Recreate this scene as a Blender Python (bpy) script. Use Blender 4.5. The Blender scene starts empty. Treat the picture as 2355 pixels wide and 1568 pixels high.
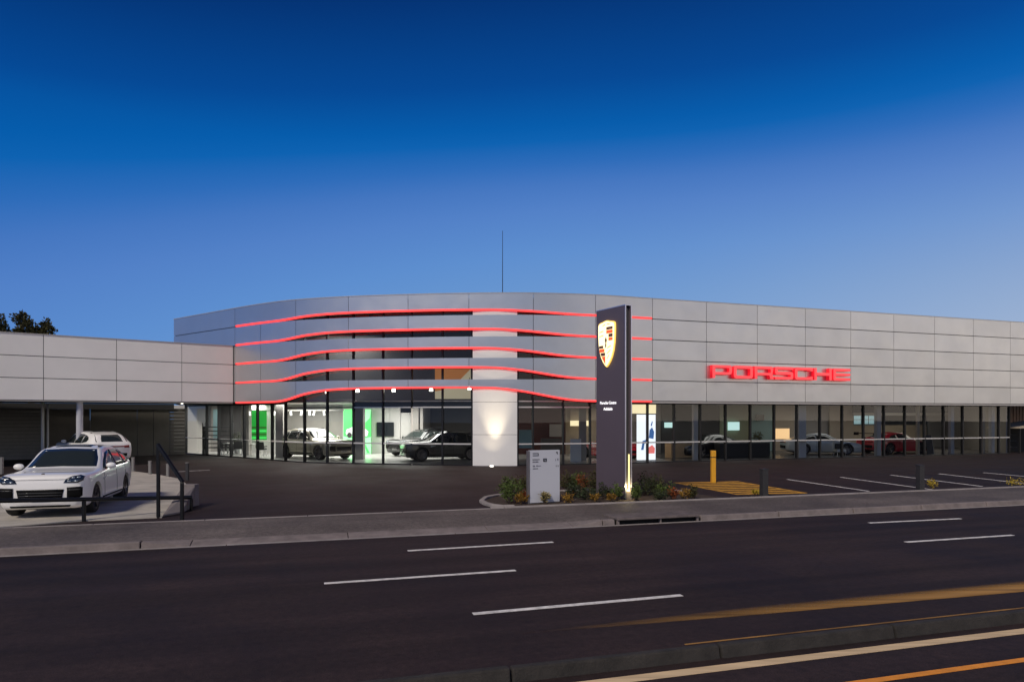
import bpy, bmesh, math, random
from mathutils import Vector, Matrix
from mathutils.bvhtree import BVHTree
random.seed(7)
sc = bpy.context.scene
col = sc.collection
R = math.radians
PI = math.pi

# ------------------------------------------------------------------ camera
HC = 2.65
FPX, CX, HY = 1569.0, 1177.0, 957.0        # focal length, centre and horizon on a 2354 x 1568 picture
cam = bpy.data.objects.new('camera', bpy.data.cameras.new('camera'))
col.objects.link(cam)
cam.location = (0, 0, HC)
cam.rotation_euler = (PI / 2, 0, 0)
cam.data.sensor_width = 36
cam.data.lens = FPX * 36 / 2354
cam.data.shift_y = (HY - 784) / 2354
cam.data.clip_end = 3000
sc.camera = cam

# ------------------------------------------------------------------ dusk sky
def lin(c):
    c /= 255.0
    return c / 12.92 if c <= .04045 else ((c + .055) / 1.055) ** 2.4
def rgb(r, g, b, k=1.0):
    return (lin(r) * k, lin(g) * k, lin(b) * k, 1)

SUN_EL, SUN_AZ = R(42), R(210)             # azimuth clockwise from +Y: behind the camera, to its left
GLOW_AZ = R(116)                           # last twilight behind the camera, to its right
world = bpy.data.worlds.new('World')
sc.world = world
world.use_nodes = True
wt = world.node_tree
wn = wt.nodes
bg = wn['Background']
tc = wn.new('ShaderNodeTexCoord')
sep = wn.new('ShaderNodeSeparateXYZ')
wt.links.new(tc.outputs['Generated'], sep.inputs[0])
ramp = wn.new('ShaderNodeValToRGB')
# the blue deepens towards the left, away from the twilight
hz_ = wn.new('ShaderNodeVectorMath'); hz_.operation = 'MULTIPLY'; hz_.inputs[1].default_value = (1, 1, 0)
wt.links.new(tc.outputs['Generated'], hz_.inputs[0])
hn_ = wn.new('ShaderNodeVectorMath'); hn_.operation = 'NORMALIZE'; wt.links.new(hz_.outputs[0], hn_.inputs[0])
hx_ = wn.new('ShaderNodeSeparateXYZ'); wt.links.new(hn_.outputs[0], hx_.inputs[0])
lf_ = wn.new('ShaderNodeMapRange'); lf_.interpolation_type = 'SMOOTHSTEP'
lf_.inputs['From Min'].default_value = .15; lf_.inputs['From Max'].default_value = -.95; lf_.inputs['To Max'].default_value = 1.25
wt.links.new(hx_.outputs['X'], lf_.inputs['Value'])
of_ = wn.new('ShaderNodeMapRange'); of_.inputs['From Max'].default_value = .36; of_.inputs['To Min'].default_value = .21; of_.inputs['To Max'].default_value = .06
wt.links.new(sep.outputs['Z'], of_.inputs['Value'])
ma_ = wn.new('ShaderNodeMath'); ma_.operation = 'MULTIPLY_ADD'
wt.links.new(lf_.outputs[0], ma_.inputs[0]); wt.links.new(of_.outputs[0], ma_.inputs[1]); wt.links.new(sep.outputs['Z'], ma_.inputs[2])
wt.links.new(ma_.outputs[0], ramp.inputs[0])
stops = [(0.0, (122, 162, 210)), (.10, (114, 158, 210)), (.17, (104, 150, 207)), (.235, (92, 141, 206)), (.29, (81, 128, 199)),
         (.322, (68, 118, 192)), (.348, (44, 107, 185)), (.375, (8, 97, 177)), (.392, (0, 91, 171)), (.44, (0, 72, 149)), (.53, (0, 50, 116)), (.75, (0, 34, 88)), (1.0, (0, 28, 74))]
er = ramp.color_ramp.elements
er[0].position, er[0].color = stops[0][0], rgb(*stops[0][1])
er[1].position, er[1].color = stops[-1][0], rgb(*stops[-1][1])
for p, c in stops[1:-1]:
    e = er.new(p); e.color = rgb(*c)
# twilight glow round the place where the sun went down, physical sky added to the blue
sky = wn.new('ShaderNodeTexSky')
sky.sky_type = 'NISHITA'
sky.sun_disc = False
sky.sun_elevation = R(2)
sky.sun_rotation = SUN_AZ
sky.altitude = 50
sky.dust_density = 2.0
dot = wn.new('ShaderNodeVectorMath'); dot.operation = 'DOT_PRODUCT'
dot.inputs[1].default_value = (math.sin(GLOW_AZ) * math.cos(R(6)), math.cos(GLOW_AZ) * math.cos(R(6)), math.sin(R(6)))
wt.links.new(tc.outputs['Generated'], dot.inputs[0])
mr = wn.new('ShaderNodeMapRange'); mr.interpolation_type = 'SMOOTHSTEP'
mr.inputs['From Min'].default_value = -0.55; mr.inputs['From Max'].default_value = 1.0
wt.links.new(dot.outputs['Value'], mr.inputs['Value'])
low = wn.new('ShaderNodeMapRange'); low.interpolation_type = 'SMOOTHSTEP'
low.inputs['From Min'].default_value = .36; low.inputs['From Max'].default_value = -.02
wt.links.new(sep.outputs['Z'], low.inputs['Value'])
mul = wn.new('ShaderNodeMath'); mul.operation = 'MULTIPLY'
wt.links.new(mr.outputs[0], mul.inputs[0]); wt.links.new(low.outputs[0], mul.inputs[1])
mix = wn.new('ShaderNodeMix'); mix.data_type = 'RGBA'
wt.links.new(mul.outputs[0], mix.inputs['Factor'])
wt.links.new(ramp.outputs[0], mix.inputs['A'])
mix.inputs['B'].default_value = (.60, .60, .62, 1)
addn = wn.new('ShaderNodeMix'); addn.data_type = 'RGBA'; addn.blend_type = 'ADD'
addn.inputs['Factor'].default_value = .003
core = wn.new('ShaderNodeMapRange'); core.interpolation_type = 'SMOOTHSTEP'
core.inputs['From Min'].default_value = .50; core.inputs['From Max'].default_value = 1.08
wt.links.new(dot.outputs['Value'], core.inputs['Value'])
mul2 = wn.new('ShaderNodeMath'); mul2.operation = 'MULTIPLY'
wt.links.new(core.outputs[0], mul2.inputs[0]); wt.links.new(low.outputs[0], mul2.inputs[1])
mix2 = wn.new('ShaderNodeMix'); mix2.data_type = 'RGBA'
wt.links.new(mul2.outputs[0], mix2.inputs['Factor'])
wt.links.new(mix.outputs['Result'], mix2.inputs['A'])
mix2.inputs['B'].default_value = (1.62, 1.38, 1.13, 1)
wt.links.new(mix2.outputs['Result'], addn.inputs['A'])
wt.links.new(sky.outputs[0], addn.inputs['B'])
wt.links.new(addn.outputs['Result'], bg.inputs[0])
bg.inputs[1].default_value = 1.0

sl = bpy.data.lights.new('sun', 'SUN')
sl.energy = 2.4
sl.angle = R(11)
sl.color = (1, .90, .77)
sun = bpy.data.objects.new('sun', sl)
col.objects.link(sun)
tosun = Vector((math.sin(SUN_AZ) * math.cos(SUN_EL), math.cos(SUN_AZ) * math.cos(SUN_EL), math.sin(SUN_EL)))
sun.rotation_euler = tosun.to_track_quat('Z', 'Y').to_euler()
sun.location = (20, -30, 20)

sc.view_settings.view_transform = 'Standard'
sc.view_settings.look = 'None'
sc.view_settings.exposure = 0
sc.view_settings.gamma = 1
sc.render.engine = 'CYCLES'
sc.cycles.use_denoising = True
sc.cycles.max_bounces = 6
sc.cycles.diffuse_bounces = 3
sc.cycles.glossy_bounces = 3
sc.cycles.transparent_max_bounces = 12
sc.cycles.sample_clamp_indirect = 4
sc.cycles.caustics_reflective = False
sc.cycles.caustics_refractive = False

# ------------------------------------------------------------------ helpers: pictures to places
def G(x, y, z=0.0):
    """point of the level z seen at picture point x, y"""
    Y = (HC - z) * FPX / (y - HY)
    return Vector(((x - CX) / FPX * Y, Y, z))
def ray_line(x, P, d):
    """where the vertical sheet of picture column x meets the plan line P + t d"""
    k = (x - CX) / FPX
    t = (k * P[1] - P[0]) / (d[0] - k * d[1])
    return Vector((P[0] + t * d[0], P[1] + t * d[1])), t
def zat(y, Y):
    return HC + (HY - y) * Y / FPX
UD, ND = Vector((.958, .287, 0)), Vector((-.287, .958, 0))   # along and across the road
def AB(a, b, z=0.0):
    v = UD * a + ND * b
    return Vector((v.x, v.y, z))
def ab(p):
    return p.x * UD.x + p.y * UD.y, p.x * ND.x + p.y * ND.y
def zlot(p):
    b = ab(p)[1]
    return .11 - .06 * max(0, min(1, (b - 18) / 12))

# ------------------------------------------------------------------ helpers: materials
def mat(name, base, rough=.5, metal=0.0, emit=None, estr=1.0, var=0.0, scale=4.0, bump=0.0, bscale=60.0, coat=0.0, spec=None, stretch=None, rvar=0.0, island=0.0):
    m = bpy.data.materials.new(name)
    m.use_nodes = True
    nt = m.node_tree
    p = nt.nodes['Principled BSDF']
    p.inputs['Base Color'].default_value = (*base, 1)
    p.inputs['Roughness'].default_value = rough
    p.inputs['Metallic'].default_value = metal
    p.inputs['Coat Weight'].default_value = coat
    p.inputs['Coat Roughness'].default_value = .06
    if spec is not None: p.inputs['Specular IOR Level'].default_value = spec
    if emit:
        p.inputs['Emission Color'].default_value = (*emit, 1)
        p.inputs['Emission Strength'].default_value = estr
    if var or bump or rvar or island:
        t = nt.nodes.new('ShaderNodeTexCoord')
        vec = t.outputs['Object']
        if stretch:
            mp = nt.nodes.new('ShaderNodeMapping')
            mp.inputs['Rotation'].default_value = (0, 0, stretch[0])
            mp.inputs['Scale'].default_value = stretch[1]
            nt.links.new(vec, mp.inputs[0]); vec = mp.outputs[0]
    if var or island:
        hs = nt.nodes.new('ShaderNodeHueSaturation')
        hs.inputs['Color'].default_value = (*base, 1)
        val = None
        if var:
            n = nt.nodes.new('ShaderNodeTexNoise'); n.inputs['Scale'].default_value = scale; n.inputs['Detail'].default_value = 6; n.inputs['Roughness'].default_value = .62
            nt.links.new(vec, n.inputs['Vector'])
            r = nt.nodes.new('ShaderNodeMapRange')
            r.inputs['From Min'].default_value = .3; r.inputs['From Max'].default_value = .7
            r.inputs['To Min'].default_value = 1 - var; r.inputs['To Max'].default_value = 1 + var
            nt.links.new(n.outputs[0], r.inputs[0]); val = r.outputs[0]
        if island:
            g = nt.nodes.new('ShaderNodeNewGeometry')
            r2 = nt.nodes.new('ShaderNodeMapRange')
            r2.inputs['To Min'].default_value = 1 - island; r2.inputs['To Max'].default_value = 1 + island
            nt.links.new(g.outputs['Random Per Island'], r2.inputs[0])
            if val:
                mm = nt.nodes.new('ShaderNodeMath'); mm.operation = 'MULTIPLY'
                nt.links.new(val, mm.inputs[0]); nt.links.new(r2.outputs[0], mm.inputs[1]); val = mm.outputs[0]
            else: val = r2.outputs[0]
        nt.links.new(val, hs.inputs['Value'])
        nt.links.new(hs.outputs[0], p.inputs['Base Color'])
    if rvar:
        n = nt.nodes.new('ShaderNodeTexNoise'); n.inputs['Scale'].default_value = scale * 1.7; n.inputs['Detail'].default_value = 4
        nt.links.new(vec, n.inputs['Vector'])
        r = nt.nodes.new('ShaderNodeMapRange'); r.inputs['To Min'].default_value = rough - rvar; r.inputs['To Max'].default_value = rough + rvar
        nt.links.new(n.outputs[0], r.inputs[0]); nt.links.new(r.outputs[0], p.inputs['Roughness'])
    if bump:
        n = nt.nodes.new('ShaderNodeTexNoise'); n.inputs['Scale'].default_value = bscale; n.inputs['Detail'].default_value = 5
        nt.links.new(vec, n.inputs['Vector'])
        b = nt.nodes.new('ShaderNodeBump'); b.inputs['Strength'].default_value = bump; b.inputs['Distance'].default_value = .02
        nt.links.new(n.outputs[0], b.inputs['Height']); nt.links.new(b.outputs[0], p.inputs['Normal'])
    return m

def glass_mat(name, tint=(.86, .9, .9), ior=1.5, rough=.0):
    m = bpy.data.materials.new(name); m.use_nodes = True
    nt = m.node_tree; nt.nodes.clear()
    o = nt.nodes.new('ShaderNodeOutputMaterial')
    f = nt.nodes.new('ShaderNodeFresnel'); f.inputs[0].default_value = ior
    t = nt.nodes.new('ShaderNodeBsdfTransparent'); t.inputs[0].default_value = (*tint, 1)
    g = nt.nodes.new('ShaderNodeBsdfGlossy'); g.inputs['Roughness'].default_value = rough
    mx = nt.nodes.new('ShaderNodeMixShader')
    nt.links.new(f.outputs[0], mx.inputs[0]); nt.links.new(t.outputs[0], mx.inputs[1]); nt.links.new(g.outputs[0], mx.inputs[2])
    nt.links.new(mx.outputs[0], o.inputs[0])
    return m

ROT = math.atan2(UD.y, UD.x)
def asphalt(name, base, streak=.25, seed=0.0, rg=(.70, .92)):
    m = bpy.data.materials.new(name); m.use_nodes = True
    nt = m.node_tree; N = nt.nodes; L = nt.links
    p = N['Principled BSDF']; p.inputs['Roughness'].default_value = .82; p.inputs['Specular IOR Level'].default_value = .28
    t = N.new('ShaderNodeTexCoord')
    mp = N.new('ShaderNodeMapping'); mp.inputs['Rotation'].default_value = (0, 0, -ROT); mp.inputs['Location'].default_value = (seed, seed, 0)
    L.new(t.outputs['Object'], mp.inputs[0])
    st = N.new('ShaderNodeMapping'); st.inputs['Scale'].default_value = (.06, 1.1, 1); L.new(mp.outputs[0], st.inputs[0])
    n1 = N.new('ShaderNodeTexNoise'); n1.inputs['Scale'].default_value = 1.2; n1.inputs['Detail'].default_value = 5; L.new(st.outputs[0], n1.inputs['Vector'])
    n2 = N.new('ShaderNodeTexNoise'); n2.inputs['Scale'].default_value = .35; n2.inputs['Detail'].default_value = 8; n2.inputs['Roughness'].default_value = .6; L.new(mp.outputs[0], n2.inputs['Vector'])
    n3 = N.new('ShaderNodeTexNoise'); n3.inputs['Scale'].default_value = 55; n3.inputs['Detail'].default_value = 3; L.new(mp.outputs[0], n3.inputs['Vector'])
    def rng(src, lo, hi, a=.3, b=.7):
        r = N.new('ShaderNodeMapRange'); r.inputs['From Min'].default_value = a; r.inputs['From Max'].default_value = b
        r.inputs['To Min'].default_value = lo; r.inputs['To Max'].default_value = hi; L.new(src, r.inputs[0]); return r.outputs[0]
    def mulv(a, b):
        q = N.new('ShaderNodeMath'); q.operation = 'MULTIPLY'; L.new(a, q.inputs[0]); L.new(b, q.inputs[1]); return q.outputs[0]
    v = mulv(mulv(rng(n1.outputs[0], 1 - streak, 1 + streak), rng(n2.outputs[0], .6, 1.4)), rng(n3.outputs[0], .72, 1.3))
    n4 = N.new('ShaderNodeTexNoise'); n4.inputs['Scale'].default_value = 9; n4.inputs['Detail'].default_value = 6; n4.inputs['Roughness'].default_value = .75; L.new(mp.outputs[0], n4.inputs['Vector'])
    v = mulv(v, rng(n4.outputs[0], .62, 1.38))
    vp = N.new('ShaderNodeTexVoronoi'); vp.inputs['Scale'].default_value = 1; vp.inputs['Randomness'].default_value = .9
    sp_ = N.new('ShaderNodeMapping'); sp_.inputs['Scale'].default_value = (.09, .33, 1); L.new(mp.outputs[0], sp_.inputs[0]); L.new(sp_.outputs[0], vp.inputs['Vector'])
    vs = N.new('ShaderNodeSeparateColor'); L.new(vp.outputs['Color'], vs.inputs[0])
    v = mulv(v, rng(vs.outputs[0], .90, 1.10, 0, 1))
    # thin cracks filled with tar
    vo = N.new('ShaderNodeTexVoronoi'); vo.feature = 'DISTANCE_TO_EDGE'; vo.inputs['Scale'].default_value = .17
    wv = N.new('ShaderNodeMix'); wv.data_type = 'RGBA'; wv.inputs['Factor'].default_value = .12
    L.new(mp.outputs[0], wv.inputs['A']); L.new(n2.outputs['Color'], wv.inputs['B']); L.new(wv.outputs['Result'], vo.inputs['Vector'])
    v = mulv(v, rng(vo.outputs['Distance'], .86, 1.0, .0, .005))
    hs = N.new('ShaderNodeHueSaturation'); hs.inputs['Color'].default_value = (*base, 1); L.new(v, hs.inputs['Value']); L.new(hs.outputs[0], p.inputs['Base Color'])
    b = N.new('ShaderNodeBump'); b.inputs['Strength'].default_value = .55; b.inputs['Distance'].default_value = .003
    L.new(n3.outputs[0], b.inputs['Height']); L.new(b.outputs[0], p.inputs['Normal'])
    r = rng(n2.outputs[0], *rg); L.new(r, p.inputs['Roughness'])
    return m

M = {}
M['road'] = asphalt('road_asphalt', (.0262, .0160, .0152), .42)
M['lot'] = asphalt('lot_asphalt', (.0185, .0103, .0093), .25, 31, (.66, .88))
M['path'] = asphalt('path_asphalt', (.115, .096, .088), .15, 77)
M['ground'] = mat('earth', (.08, .07, .06), .95, var=.2)
M['concrete'] = mat('pad_concrete', (.44, .405, .35), .88, var=.24, scale=1.3, bump=.25, bscale=40)
M['kerb'] = mat('kerb_concrete', (.20, .165, .155), .9, var=.28, scale=3.0, bump=.4, bscale=45)
M['kerbdark'] = mat('kerb_weathered', (.030, .026, .023), .9, var=.4, scale=4.0, bump=.5, bscale=35)
M['edging'] = mat('edging_concrete', (.30, .265, .25), .9, var=.2, scale=3.0, bump=.3, bscale=45)
M['white_line'] = mat('line_white', (.76, .72, .68), .75, var=.32, scale=7, bump=.2, bscale=60)
M['yellow_line'] = mat('line_yellow', (.56, .28, .025), .75, var=.4, scale=5, bump=.2, bscale=60)
M['orange_trail'] = mat('trail_orange', (.85, .30, .03), .7, var=.2, scale=5)  # colour of a car light trail painted on the road
M['yellow_trail_thin'] = mat('trail_yellow_thin', (.32, .165, .042), .8, var=.7, scale=2.2, bump=.2, bscale=60, stretch=(-ROT, (.08, 3, 1)))  # thin yellow light trail, put on the road as colour
M['cream_trail'] = mat('trail_cream', (.72, .52, .30), .7, var=.25, scale=3, stretch=(-ROT, (.25, 3, 1)))  # cream light trail of passing cars, painted flat
M['clad'] = mat('silver_cladding', (.585, .592, .60), .36, .82, var=.035, scale=.6, rvar=.05)
M['cladwing'] = mat('light_cladding', (.90, .87, .82), .5, .0, var=.035, scale=.6)
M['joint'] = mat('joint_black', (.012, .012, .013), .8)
M['black'] = mat('black_metal', (.012, .012, .013), .38, .4)
M['frame'] = mat('frame_dark', (.022, .022, .024), .4, .5)
M['alu'] = mat('transom_aluminium', (.62, .60, .57), .4, .3)
M['trim'] = mat('fascia_trim', (.50, .47, .44), .45, .3)
M['soffit'] = mat('soffit_dark', (.05, .05, .052), .7)
M['soffitgrey'] = mat('soffit_grey', (.30, .29, .29), .6)
M['red_led'] = mat('red_led', (.25, .01, .01), .5, emit=(1, .048, .046), estr=1.8)
M['letterface'] = mat('letter_face', (.4, .02, .02), .5, emit=(1, .085, .095), estr=1.0)
M['letterside'] = mat('letter_side', (.5, .01, .015), .5, emit=(.62, .008, .02), estr=1.0)
M['pillar'] = mat('pillar_white', (.80, .78, .755), .5, var=.03, scale=1)
M['white'] = mat('white_panel', (.78, .76, .73), .55, var=.03, scale=1)
M['glass'] = glass_mat('clear_glazing')
M['tile'] = mat('showroom_floor', (.50, .49, .47), .25, var=.06, scale=2)
M['tiledark'] = mat('showroom_floor_dark', (.16, .15, .145), .25, var=.08, scale=2)
M['wallgrey'] = mat('wall_grey', (.50, .485, .465), .7, var=.03, scale=1)
M['wallmid'] = mat('wall_mid', (.30, .28, .26), .7, var=.04, scale=1)
M['wallbeige'] = mat('wall_beige', (.44, .37, .29), .7, var=.05, scale=1)
M['wallgreen'] = mat('wall_sage', (.30, .32, .22), .7, var=.04, scale=1)
M['wallteal'] = mat('wall_teal', (.26, .40, .42), .7)
M['walldark'] = mat('wall_dark', (.055, .052, .052), .7, var=.1, scale=1)
M['wallred'] = mat('wall_maroon', (.07, .022, .02), .6, var=.15, scale=1)
M['navy'] = mat('sky_navy', (.012, .022, .07), .6)
M['yardlight'] = mat('yard_window', (.3, .4, .4), .3, emit=(.30, .44, .46), estr=.8, var=.5, scale=2.5)
M['ceil'] = mat('ceiling', (.45, .44, .43), .8)
M['ceildark'] = mat('ceiling_dark', (.06, .06, .06), .8)
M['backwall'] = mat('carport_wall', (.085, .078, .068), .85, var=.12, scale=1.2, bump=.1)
M['shutter'] = mat('shutter_slat', (.12, .118, .112), .5, .3, var=.1)
M['column'] = mat('column_paint', (.52, .52, .55), .5)
M['lamp'] = mat('lamp_glow', (1, 1, 1), .5, emit=(1, .93, .78), estr=9)
M['lampsoft'] = mat('lamp_glow_soft', (1, 1, 1), .5, emit=(1, .95, .86), estr=2.2)
M['green1'] = mat('green_light', (.02, .2, .03), .5, emit=(.006, .30, .03), estr=.9)
M['green2'] = mat('green_bright', (.05, .4, .08), .5, emit=(.05, .62, .10), estr=1.0)
M['green3'] = mat('green_pale', (.2, .6, .25), .5, emit=(.28, .85, .34), estr=1.0)
M['hedgep'] = mat('print_dark_green', (.02, .08, .01), .5, emit=(.012, .09, .006), estr=1.0)
M['printw'] = mat('print_white', (.8, .8, .8), .5, emit=(.62, .9, .62), estr=.9)
M['printk'] = mat('print_black', (.02, .02, .02), .5)
M['lightbox'] = mat('lightbox_white', (.9, .9, .9), .5, emit=(.92, .95, 1.0), estr=1.15)
M['cream'] = mat('cream_lit', (.9, .8, .55), .5, emit=(1.0, .84, .50), estr=1.0)
M['printblue'] = mat('print_blue', (.05, .12, .3), .5, emit=(.05, .13, .33), estr=1.0)
M['printred'] = mat('print_red', (.6, .1, .1), .5, emit=(.85, .20, .18), estr=1.0)
M['screen'] = mat('screen_pale', (.5, .6, .6), .3, emit=(.52, .78, .74), estr=1.0)
M['screenwarm'] = mat('screen_warm', (.6, .4, .2), .3, emit=(1.0, .62, .30), estr=1.0)
M['screenoff'] = mat('screen_off', (.012, .016, .02), .15)
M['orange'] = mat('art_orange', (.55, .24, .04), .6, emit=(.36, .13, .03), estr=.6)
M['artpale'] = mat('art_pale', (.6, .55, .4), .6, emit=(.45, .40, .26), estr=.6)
M['counter'] = mat('counter_timber', (.50, .33, .18), .5, var=.12, scale=3)
M['wood'] = mat('brown_timber', (.22, .11, .055), .6, var=.2, scale=6)
M['chair'] = mat('chair_fabric', (.03, .03, .032), .8)
M['steel'] = mat('steel_leg', (.6, .6, .6), .3, .9)
M['pylon'] = mat('pylon_face', (.105, .082, .10), .42, .0, var=.04, scale=1)
M['pylonedge'] = mat('pylon_edge', (.55, .56, .66), .3, .7)
M['pyloncore'] = mat('pylon_core', (.10, .09, .08), .5)
M['crest'] = mat('crest_glow', (.9, .75, .3), .4, emit=(1.0, .86, .46), estr=1.7)
M['crestrim'] = mat('crest_rim', (.8, .55, .1), .4, emit=(1.0, .60, .13), estr=1.1)
M['crestred'] = mat('crest_red', (.6, .08, .02), .4, emit=(.95, .13, .035), estr=.8)
M['crestblack'] = mat('crest_black', (.05, .02, .015), .4, emit=(.09, .035, .02), estr=.8)
M['crestline'] = mat('crest_line', (.4, .2, .03), .4, emit=(.55, .30, .07), estr=.8)
M['textlit'] = mat('text_lit', (.9, .9, .9), .4, emit=(.95, .93, .95), estr=1.0)
M['warmlit'] = mat('warm_strip', (.9, .8, .4), .4, emit=(1.0, .86, .36), estr=1.6)
M['signwhite'] = mat('sign_white', (.56, .57, .62), .45)
M['signside'] = mat('sign_side', (.16, .15, .16), .5, .3)
M['signink'] = mat('sign_ink', (.015, .017, .028), .5)
M['signink2'] = mat('sign_ink_grey', (.18, .18, .22), .5)
M['yellowpost'] = mat('bollard_yellow', (.74, .36, .02), .45, var=.08, scale=5)
M['darkpost'] = mat('bollard_dark', (.035, .034, .036), .5, .2, var=.1)
M['greypost'] = mat('post_grey', (.22, .21, .2), .6, .2)
M['soil'] = mat('bark_mulch', (.045, .028, .018), .95, var=.5, scale=14, bump=.8, bscale=30)
M['wingwall'] = mat('ramp_concrete', (.19, .165, .16), .88, var=.15, scale=2, bump=.2)
M['tan'] = mat('tan_paint', (.46, .38, .28), .7, var=.06)
M['grate'] = mat('pit_lintel', (.13, .105, .10), .9, var=.35, scale=4, bump=.4)
M['darkhole'] = mat('pit_inside', (.006, .006, .006), .95)

def panel_tone(m, amt, wave):
    nt = m.node_tree; p = nt.nodes['Principled BSDF']
    src = p.inputs['Base Color'].links[0].from_socket
    oi = nt.nodes.new('ShaderNodeObjectInfo'); r = nt.nodes.new('ShaderNodeMapRange'); r.inputs['To Min'].default_value = 1 - amt; r.inputs['To Max'].default_value = 1 + amt
    nt.links.new(oi.outputs['Random'], r.inputs[0])
    hs = nt.nodes.new('ShaderNodeHueSaturation'); nt.links.new(src, hs.inputs['Color']); nt.links.new(r.outputs[0], hs.inputs['Value']); nt.links.new(hs.outputs[0], p.inputs['Base Color'])
    n = nt.nodes.new('ShaderNodeTexNoise'); n.inputs['Scale'].default_value = .55; n.inputs['Detail'].default_value = 2
    t = nt.nodes.new('ShaderNodeTexCoord'); nt.links.new(t.outputs['Object'], n.inputs['Vector'])
    b = nt.nodes.new('ShaderNodeBump'); b.inputs['Strength'].default_value = 1; b.inputs['Distance'].default_value = wave
    nt.links.new(n.outputs[0], b.inputs['Height']); nt.links.new(b.outputs[0], p.inputs['Normal'])
panel_tone(M['clad'], .035, .03); panel_tone(M['cladwing'], .03, .02)
def trail_fade(m, b0, half):  # fades the painted light trail out towards its edges and left end
    nt = m.node_tree; p = nt.nodes['Principled BSDF']; L = nt.links
    t = nt.nodes.new('ShaderNodeTexCoord'); d = nt.nodes.new('ShaderNodeVectorMath'); d.operation = 'DOT_PRODUCT'; d.inputs[1].default_value = ND
    L.new(t.outputs['Object'], d.inputs[0])
    a = nt.nodes.new('ShaderNodeMath'); a.operation = 'SUBTRACT'; a.inputs[1].default_value = b0; L.new(d.outputs['Value'], a.inputs[0])
    b = nt.nodes.new('ShaderNodeMath'); b.operation = 'ABSOLUTE'; L.new(a.outputs[0], b.inputs[0])
    r = nt.nodes.new('ShaderNodeMapRange'); r.interpolation_type = 'SMOOTHSTEP'; r.inputs['From Min'].default_value = half; r.inputs['From Max'].default_value = 0
    L.new(b.outputs[0], r.inputs['Value'])
    u = nt.nodes.new('ShaderNodeVectorMath'); u.operation = 'DOT_PRODUCT'; u.inputs[1].default_value = UD; L.new(t.outputs['Object'], u.inputs[0])
    q = nt.nodes.new('ShaderNodeMapRange'); q.interpolation_type = 'SMOOTHSTEP'; q.inputs['From Min'].default_value = 2.2; q.inputs['From Max'].default_value = 9.5
    L.new(u.outputs['Value'], q.inputs['Value'])
    x = nt.nodes.new('ShaderNodeMath'); x.operation = 'MULTIPLY'; L.new(r.outputs[0], x.inputs[0]); L.new(q.outputs[0], x.inputs[1])
    L.new(x.outputs[0], p.inputs['Alpha'])
M['yellow_trail_soft'] = mat('trail_yellow_soft', (.42, .215, .05), .8, var=.5, scale=2.2, stretch=(-ROT, (.05, 4, 1)))  # soft yellow streak of car lights, painted as colour
trail_fade(M['yellow_trail_soft'], 7.83, .36)
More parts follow.
